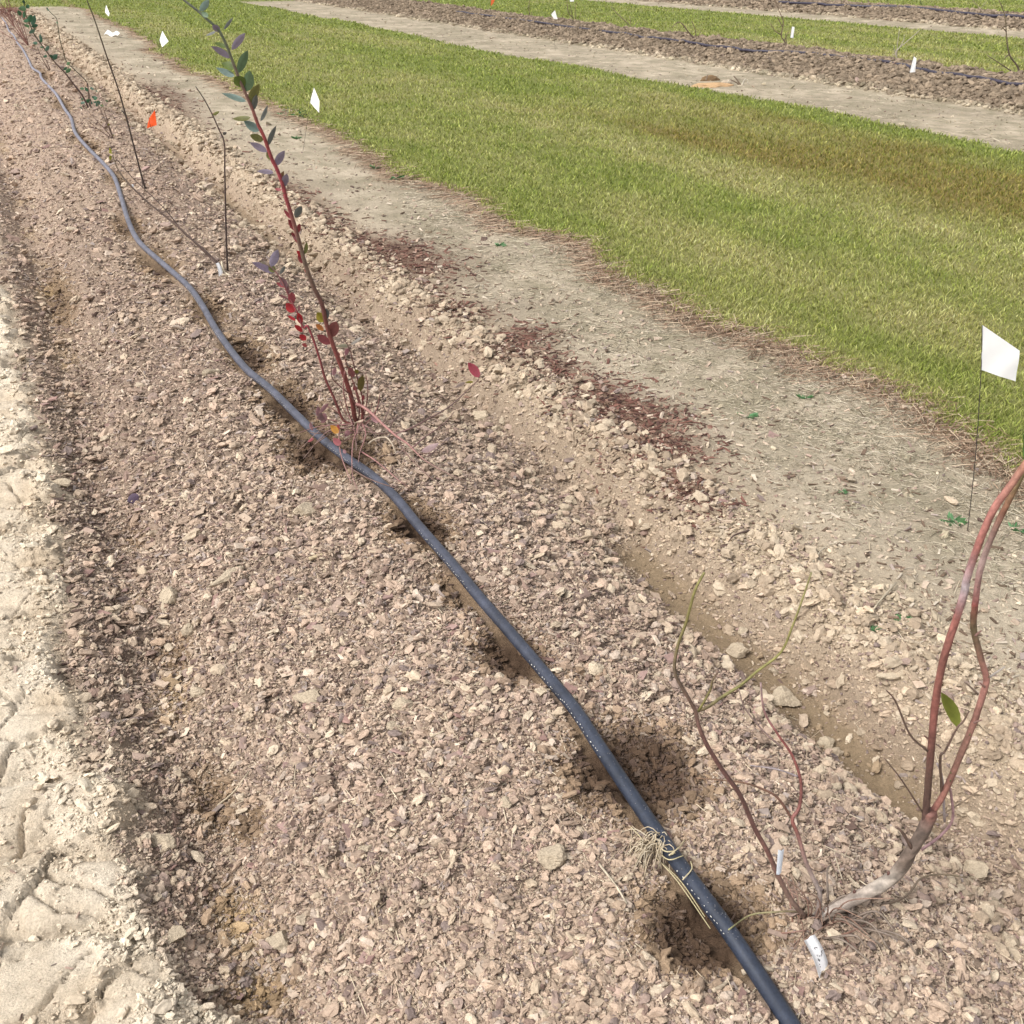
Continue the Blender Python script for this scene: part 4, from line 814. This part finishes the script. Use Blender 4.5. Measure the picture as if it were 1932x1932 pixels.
# --- bushes on the far beds
FB = 'small bare bushes on the far beds'
def far_bush(root, paths, r, cols, label, seed=0):
    rt = on_ground(root[0], root[1], 0); pl = empty('shrub', rt, label, 'shrub', FB)
    for k, uv in enumerate(paths): stem(pl, rt, uv, r * (1 if k == 0 else .6), r * .35, cols, .02, off=(k % 3 - 1) * .05, name='cane', sides=6, seed=seed + k)
DB = [(.12, .08, .06), (.22, .15, .10)]
far_bush((1001, 36), [[(1001, 36), (998, 18), (999, -4)], [(1001, 35), (1003, 22)]], .012, DB, 'single upright whip on the first far bed near the top')
far_bush((1090, 45), [[(1090, 45), (1080, 33), (1072, 22), (1070, 2), (1071, -12)], [(1086, 40), (1085, 20), (1088, 4)], [(1090, 44), (1096, 24)], [(1080, 33), (1076, 10)]], .011, DB, 'dark branching bush right of the small far white flag')
far_bush((1193, 58), [[(1193, 58), (1186, 46), (1165, 26), (1152, 12)], [(1191, 50), (1188, 30)], [(1193, 54), (1205, 38)]], .010, [(.2, .14, .1), (.32, .24, .17)], 'pale leaning twiggy bush where the far pipe begins', 3)
far_bush((1314, 78), [[(1314, 78), (1300, 62), (1288, 46), (1279, 42), (1268, 52)], [(1314, 77), (1312, 58), (1306, 40)], [(1300, 62), (1290, 60)], [(1314, 76), (1322, 60)]], .012, DB, 'arched dark bush bowed to the left on the first far bed', 5)
far_bush((1486, 90), [[(1486, 90), (1480, 78), (1474, 66), (1478, 42), (1472, 25), (1460, -6)], [(1474, 66), (1462, 58), (1454, 44)], [(1480, 76), (1488, 60)], [(1476, 50), (1466, 30)], [(1484, 86), (1482, 62)]], .012, [(.14, .09, .07), (.24, .16, .11)], 'tallest many branched bush left of the middle far flag', 8)
far_bush((1692, 111), [[(1692, 111), (1690, 100), (1695, 92), (1715, 75), (1736, 56)], [(1692, 110), (1693, 85), (1697, 55)], [(1690, 104), (1686, 86)], [(1693, 96), (1704, 78), (1706, 66)], [(1692, 100), (1684, 104)]], .011, [(.42, .36, .30), (.5, .44, .36)], 'pale grey forked bush left of the nearest far white flag', 13)
far_bush((1921, 151), [[(1921, 151), (1921, 128), (1905, 104), (1899, 70), (1896, 30), (1883, -4)], [(1916, 140), (1890, 122), (1862, 104)], [(1903, 103), (1893, 112)], [(1899, 60), (1890, 50)]], .013, [(.09, .06, .05), (.2, .16, .09)], 'dark curved bush at the right end of the first far bed', 18)
far_bush((1640, 8), [[(1640, 8), (1638, -10)], [(1640, 7), (1632, -8)]], .012, DB, 'left of the two stubby bushes on the farthest bed', 24)
far_bush((1738, 10), [[(1738, 10), (1734, -10)], [(1738, 8), (1746, -8)]], .012, [(.08, .12, .05)], 'right of the two stubby bushes on the farthest bed', 27)
far_bush((1858, 24), [[(1858, 24), (1842, 8), (1828, -8)], [(1850, 16), (1862, 2)]], .012, [(.3, .26, .16)], 'pale thin bush on the farthest bed near the right corner', 30)

# ------------------------------------------------------------------ survey flags
def flag(base, corners, white, label, lean=0., rs_=0, wire=.0013, offs=(0, .03, .03, 0)):
    rt = on_ground(base[0], base[1], 0); e = empty('survey_flag', rt, label, 'flag', 'small survey flags stuck in the ground')
    TL, TR, BRc, BL = corners; mb = MB()
    top = on_plane(*TL, rt, lean); bot = on_plane(*BL, rt, lean)
    mb.tube([rt - np.array([0, 0, .03]), (rt + bot) / 2 + np.array([.004, 0, 0]), bot, top], wire, wire, [(.06, .05, .045)], sides=6)
    mb.build('stake', M_plain, e)
    c = [on_plane(*p, rt, lean, o_) for p, o_ in zip(corners, offs)]
    mb = MB(); n = 9; V = []
    for j in range(n):
        for i in range(n):
            s_, t_ = i / (n - 1), j / (n - 1)
            p = (c[0] * (1 - s_) + c[1] * s_) * (1 - t_) + (c[3] * (1 - s_) + c[2] * s_) * t_
            p = p + HV * (.004 * math.sin(s_ * 5 + t_ * 2 + rs_) * s_ + .0015 * math.sin(t_ * 7 + s_ * 9 + rs_))
            V.append(p)
    Q = [(j * n + i, j * n + i + 1, (j + 1) * n + i + 1, (j + 1) * n + i) for j in range(n - 1) for i in range(n - 1)]
    mb.add(V, Q, None, white); mb.build('pennant', M_white, e)
WH = (.96, .96, .97)
flag((1828, 1001), [(1853, 613), (1923, 661), (1917, 720), (1851, 698)], WH, 'large near white survey flag on a thin wire at the right edge', offs=(0, -.015, -.015, 0))
flag((570, 285), [(592, 165), (603, 190), (602, 213), (585, 193)], WH, 'white survey flag between the red leaved bush and the lawn edge', offs=(0, -.08, -.08, 0))
flag((310, 131), [(306, 58), (318, 78), (306, 89), (301, 76)], WH, 'white survey flag on the bare strip right of the tall thin whip', offs=(0, -.1, -.1, 0))
flag((211, 50), [(200, 9), (207, 25), (205, 31), (198, 23)], WH, 'farthest white survey flag on the near row against the lawn', offs=(0, -.12, -.12, 0))
flag((305, 322), [(292, 207), (296, 236), (277, 242), (281, 224)], (.80, .10, .02), 'orange survey flag beside the tall thin whip', offs=(0, 0, .03, .03))
flag((1731, 197), [(1724, 106), (1729, 110), (1727, 136), (1716, 137)], WH, 'white survey flag in front of the first far bed at right', offs=(0, .0, .0, 0))
flag((1500, 122), [(1494, 50), (1499, 51), (1497, 72), (1491, 71)], WH, 'white survey flag right of the tallest far bush', offs=(0, 0, 0, 0))
flag((1048, 95), [(1047, 19), (1052, 36), (1045, 36), (1040, 27)], WH, 'small far white survey flag left of the dark branching bush', offs=(0, 0, 0, 0))
flag((1082, 52), [(1074, -14), (1084, -12), (1083, 3), (1075, 3)], WH, 'white survey flag cut off by the top edge of the photo', offs=(0, 0, 0, 0))
flag((926, 60), [(927, -10), (936, -8), (932, 4), (926, 12)], (.75, .16, .05), 'far orange survey flag cut off by the top edge of the photo', offs=(0, 0, 0, 0))
# fallen one
rt = on_ground(213, 68, 0); e = empty('survey_flag', rt, 'white survey flag fallen flat on the bare strip', 'flag', 'small survey flags stuck in the ground')
mb = MB(); V = []; ga = on_ground(200, 68); gb = on_ground(225, 71); n = 8
for j in range(2):
    for i in range(n):
        t_ = i / (n - 1); p = ga * (1 - t_) + gb * t_; p = p + HV * (j * .22 - .1) * (1 - .3 * t_); p[2] = .03 + .02 * math.sin(t_ * 9 + j) + j * .05; V.append(p)
mb.add(V, [(i, i + 1, n + i + 1, n + i) for i in range(n - 1)], None, WH); mb.build('pennant', M_white, e)
mb = MB(); mb.tube([ga + np.array([0, 0, .02]), gb + np.array([.1, -.4, .01])], .002, .002, [(.06, .05, .045)], sides=6); mb.build('stake', M_plain, e)

# ------------------------------------------------------------------ white plant tags
def tagslip(corners, label, hts, writing=False, col=(.94, .94, .95)):
    c = [on_ground(u, v, h) for (u, v), h in zip(corners, hts)]
    mb = MB(); n = 9; V = []; nr = np.cross(c[1] - c[0], c[3] - c[0]); nr /= np.linalg.norm(nr); nr = nr * (1 if nr[2] > 0 else -1)
    for lay in (0, 1):
        for j in range(n):
            for i in range(4):
                s_, t_ = i / 3, j / (n - 1)
                p = (c[0] * (1 - s_) + c[1] * s_) * (1 - t_) + (c[3] * (1 - s_) + c[2] * s_) * t_
                ax = (c[3] - c[0])
                if j == n - 1: p = p + ax * (-.05 if i in (1, 3) else .04)
                if j == 0: p = p + ax * (.02 if i % 2 else -.01)
                V.append(p + nr * (.004 * math.sin(t_ * 3.1) + (.0005 if lay else -.0003)))
    m_ = n * 4; Q = [(j * 4 + i, j * 4 + i + 1, (j + 1) * 4 + i + 1, (j + 1) * 4 + i) for j in range(n - 1) for i in range(3)]
    Q2 = [tuple(m_ + k for k in q_) for q_ in Q] + [(j * 4, (j + 1) * 4, m_ + (j + 1) * 4, m_ + j * 4) for j in range(n - 1)] + [(j * 4 + 3, (j + 1) * 4 + 3, m_ + (j + 1) * 4 + 3, m_ + j * 4 + 3) for j in range(n - 1)]
    mb.add(V, Q + Q2, None, col); o = mb.build('plant_tag', M_white); tag(o, label, 'plant tag', 'white plastic plant tags')
    if writing:
        wb = MB()
        def pt(s_, t_):
            p = (c[0] * (1 - s_) + c[1] * s_) * (1 - t_) + (c[3] * (1 - s_) + c[2] * s_) * t_
            return p + nr * (.004 * math.sin(t_ * 3.1) + .0012)
        for st_ in [[(.42, .36), (.40, .31), (.55, .33), (.60, .37)], [(.86, .52), (.74, .53), (.78, .57), (.66, .59), (.60, .62)], [(.36, .50), (.33, .54)], [(.50, .56), (.48, .60)], [(.28, .60), (.36, .63), (.28, .65)], [(.42, .66), (.34, .69)], [(.3, .75), (.28, .77)], [(.3, .82), (.27, .83)]]:
            wb.tube([pt(*p) for p in st_], .0005, .0005, [(.03, .03, .04)], sides=4, n=3)
        w_ = wb.build('handwriting', M_plain, None); w_.parent = o
tagslip([(1517, 1775), (1536, 1762), (1563, 1820), (1545, 1843)], 'white plastic tag with faint handwriting lying below the thick trunk', (.055, .055, .022, .022), True)
tagslip([(407, 497), (413, 495), (421, 518), (413, 521)], 'white plastic tag at the foot of the dark whip', (.05, .05, .01, .01))
tagslip([(248, 348), (251, 347), (254, 360), (251, 361)], 'tiny white tag beside the tall thin whip', (.05, .05, .01, .01))
tagslip([(58, 86), (61, 85), (61, 91), (57, 92)], 'pale pinkish tag under the reddish bush at the top left', (.08, .08, .01, .01), col=(.7, .55, .5))
def wrap_tag():
    rt = on_ground(1535, 1742, 0); c = [on_plane(u, v, rt, .12, 0.0) for u, v in [(1466, 1596), (1477, 1594), (1471, 1636), (1462, 1640)]]
    mb = MB(); V = []; n = 6
    for j in range(n):
        for i in range(3):
            s_, t_ = i / 2, j / (n - 1); p = (c[0] * (1 - s_) + c[1] * s_) * (1 - t_) + (c[3] * (1 - s_) + c[2] * s_) * t_; V.append(p - HV * (.008 + .003 * math.sin(s_ * 3.1) + .002 * t_))
    m_ = len(V); V2 = [p + HV * .0008 for p in V]; Q = [(j * 3 + i, j * 3 + i + 1, (j + 1) * 3 + i + 1, (j + 1) * 3 + i) for j in range(n - 1) for i in range(2)]
    mb.add(V + V2, Q + [tuple(k + m_ for k in q_) for q_ in Q], None, (.74, .78, .84)); o = mb.build('plant_tag', M_white)
    tag(o, 'bluish white tag wrapped on the left cane of the foreground bush', 'plant tag', 'white plastic plant tags')
wrap_tag()

# ------------------------------------------------------------------ dry grass tuft caught on the pipe
rs = random.Random(33); mb = MB()
c0 = on_ground(1222, 1606, .015)
for k in range(60):
    a = rs.uniform(math.pi * .75, math.pi * 1.75) - .3; L_ = rs.uniform(.015, .055); s0 = c0 + np.array([rs.uniform(-.01, .045), rs.uniform(-.012, .02), rs.uniform(0, .012)])
    p1 = s0 + np.array([math.cos(a) * L_ * .5, math.sin(a) * L_ * .5, rs.uniform(.002, .02)]); p2 = s0 + np.array([math.cos(a) * L_, math.sin(a) * L_, 0])
    p2[2] = gz(p2[0], p2[1]) + .003; p1[2] = max(p1[2], gz(p1[0], p1[1]) + .004)
    mb.tube([s0, p1, p2], .0011, .0006, [(.55, .46, .34) if k % 3 else (.66, .58, .46)], sides=4, n=3)
for uv in [[(1235, 1590), (1255, 1606), (1272, 1606), (1268, 1612), (1250, 1618)], [(1240, 1606), (1262, 1622), (1290, 1614)], [(1262, 1614), (1282, 1598), (1292, 1585)], [(1228, 1610), (1262, 1640), (1290, 1670), (1330, 1730)], [(1240, 1620), (1280, 1665), (1340, 1752)], [(1288, 1660), (1305, 1640), (1303, 1625)], [(1190, 1560), (1212, 1585), (1216, 1610)]]:
    pts = []
    for u, v in uv:
        p = on_z(u, v, .165); d = abs(p[0] - hose_x(p[1])); z = .174 if d < .02 else max(.13, gz(p[0], p[1]) + .01); pts.append(on_z(u, v, z))
    mb.tube(pts, .0013, .0008, [(.60, .52, .36), (.55, .50, .30)], sides=5)
tag(mb.build('grass_tuft', M_straw), 'tuft of dry straw coloured grass caught under and over the pipe', 'dry grass')

# loose sticks and long straws
ST = [([(1130, 1630), (1160, 1668), (1183, 1705)], .0022, (.60, .53, .42), 'pale straw lying left of the pipe in front'), ([(1020, 1300), (1060, 1302), (1102, 1303)], .0018, (.55, .47, .36), 'short pale straw crossing under the pipe'), ([(583, 1055), (605, 1047), (628, 1040)], .006, (.58, .48, .33), 'yellowish sliver of wood left of the pipe'),
      ([(812, 1390), (840, 1378), (866, 1362)], .0022, (.58, .50, .38), 'pale straw left of the damp hollow'), ([(520, 1300 - 260), (560, 1020)], .0015, (.5, .42, .33), 'thin straw above the lumpy clod'), ([(1345, 1870), (1366, 1858), (1378, 1842)], .004, (.55, .46, .36), 'pale broken stick under the pipe in front'),
      ([(1400, 1835), (1430, 1828), (1460, 1830)], .005, (.52, .44, .35), 'short fat stick right of the pipe in front'), ([(410, 1520), (440, 1495), (470, 1455)], .0022, (.58, .5, .38), 'long straw across the left furrow'), ([(1430, 1000), (1410, 1002), (1385, 1010), (1375, 1022)], .0035, (.12, .08, .07), 'dark forked stick on the flat strip'),
      ([(1530, 1065), (1560, 1030), (1620, 1015)], .002, (.58, .52, .42), 'long pale straw on the flat strip'), ([(1690, 1100), (1655, 1140), (1640, 1165)], .003, (.55, .48, .37), 'bent straw on the flat strip beyond the trough'), ([(205, 1690 + 115), (225, 1800), (245, 1782)], .004, (.20, .15, .12), 'dark splinter on the cracked clay')]
for uv, r_, c_, lab in ST:
    mb = MB(); mb.tube([on_ground(u, v, r_ + .010) for u, v in uv], r_, r_ * .6, [c_], sides=6, bump=.3, seed=3); tag(mb.build('loose_stick', M_straw), lab, 'stick', 'loose sticks and straws')

# fallen purple leaf in the furrow
rs = random.Random(2)
mb = MB(); a_, b_ = on_ground(240, 946, .012), on_ground(262, 934, .02); mb.leaf(a_, b_, .03, (.13, .09, .14), twist=.2, rnd=rs)
tag(mb.build('fallen_leaf', M_leaf), 'small dark purple leaf lying in the left furrow', 'leaf')

# ------------------------------------------------------------------ weeds on the strip
for k, (u, v, s_, lab) in enumerate([(1410, 786, .035, 'bright green weed seedling in the middle of the strip'), (1800, 986, .04, 'pale green weed at the foot of the near white flag'), (1520, 752, .03, 'small green weed close to the brown lawn edge'), (944, 464, .04, 'green weed where the lawn edge steps back'),
        (710, 318, .06, 'left green weed of the pair by the lawn edge'), (748, 338, .07, 'right green weed of the pair by the lawn edge'), (555, 215, .14, 'wide green weed patch behind the tall bush tip'), (560, 262, .06, 'low weed below the second white flag'), (1705, 1175, .03, 'small moss green weed at the right of the strip'), (1920, 1000, .03, 'weed at the right edge of the photo'), (1650, 1190, .02, 'tiny weed beyond the wet trough'), (1590, 930, .02, 'tiny yellowish weed on the pale strip')]):
    g0 = on_ground(u, v); rs = random.Random(k); mb = MB()
    for j in range(16 if s_ < .1 else 60):
        a = rs.uniform(0, 6.28); L_ = s_ * rs.uniform(.4, 1); o_ = np.array([math.cos(a + 1) * s_ * .5 * rs.random(), math.sin(a + 1) * s_ * .5 * rs.random(), .002])
        if s_ > .1: o_ = o_ * np.array([2, 5, 1])
        mb.leaf(g0 + o_, g0 + o_ + np.array([math.cos(a) * min(L_, .05), math.sin(a) * min(L_, .05), rs.uniform(.004, .5 * min(L_, .05))]), min(L_, .05) * .3, rs.choice([(.10, .26, .10), (.14, .30, .13), (.09, .2, .07)]), rnd=rs)
    tag(mb.build('weed', M_leaf), lab, 'weed', 'green weeds on the bare strip')

# ------------------------------------------------------------------ dug-up dead root clump on the far strip
g0 = on_ground(1365, 160); rs = random.Random(44)
e = empty('root_clump', g0, 'dug up dead root clump with orange soil and pale twigs before the far bed', 'root clump')
def lump(cu, cv, W, D_, Hh, col, name, seed):
    p = on_ground(cu, cv); v0 = ICO2[0].copy(); nz = fbm(v0[:, 0] * 3 + seed, v0[:, 1] * 3 + v0[:, 2], seed, 3); v0 *= (1 + .3 * nz)[:, None]; v0 = v0 * (W, D_, Hh) + p - g0
    o = mesh_np(name, v0, ICO2[1].astype(np.int32), 3, M_clod, np.tile(np.array(col), (len(v0), 1)) * (1 + .3 * nz)[:, None], parent=e)
lump(1344, 162, .26, .16, .03, (.50, .34, .20), 'orange_soil', 5); lump(1340, 152, .14, .06, .06, (.22, .15, .09), 'dark_clod', 9); lump(1372, 158, .08, .07, .05, (.46, .40, .33), 'pale_clod', 12)
for k, uv in enumerate([[(1400, 166), (1392, 152), (1384, 143)], [(1399, 166), (1390, 156), (1378, 150)], [(1410, 168), (1411, 158), (1410, 150)], [(1370, 168), (1373, 156), (1376, 152)], [(1398, 164), (1404, 152), (1408, 148)], [(1332, 152), (1334, 145), (1336, 140)]]):
    m_ = MB(); m_.tube([on_plane(u, v, g0, 0, 0) for u, v in uv], .012, .006, [(.24, .18, .13) if k < 2 or k == 5 else (.56, .50, .40)], sides=6, bump=.3); m_.build('twig', M_bark, e)
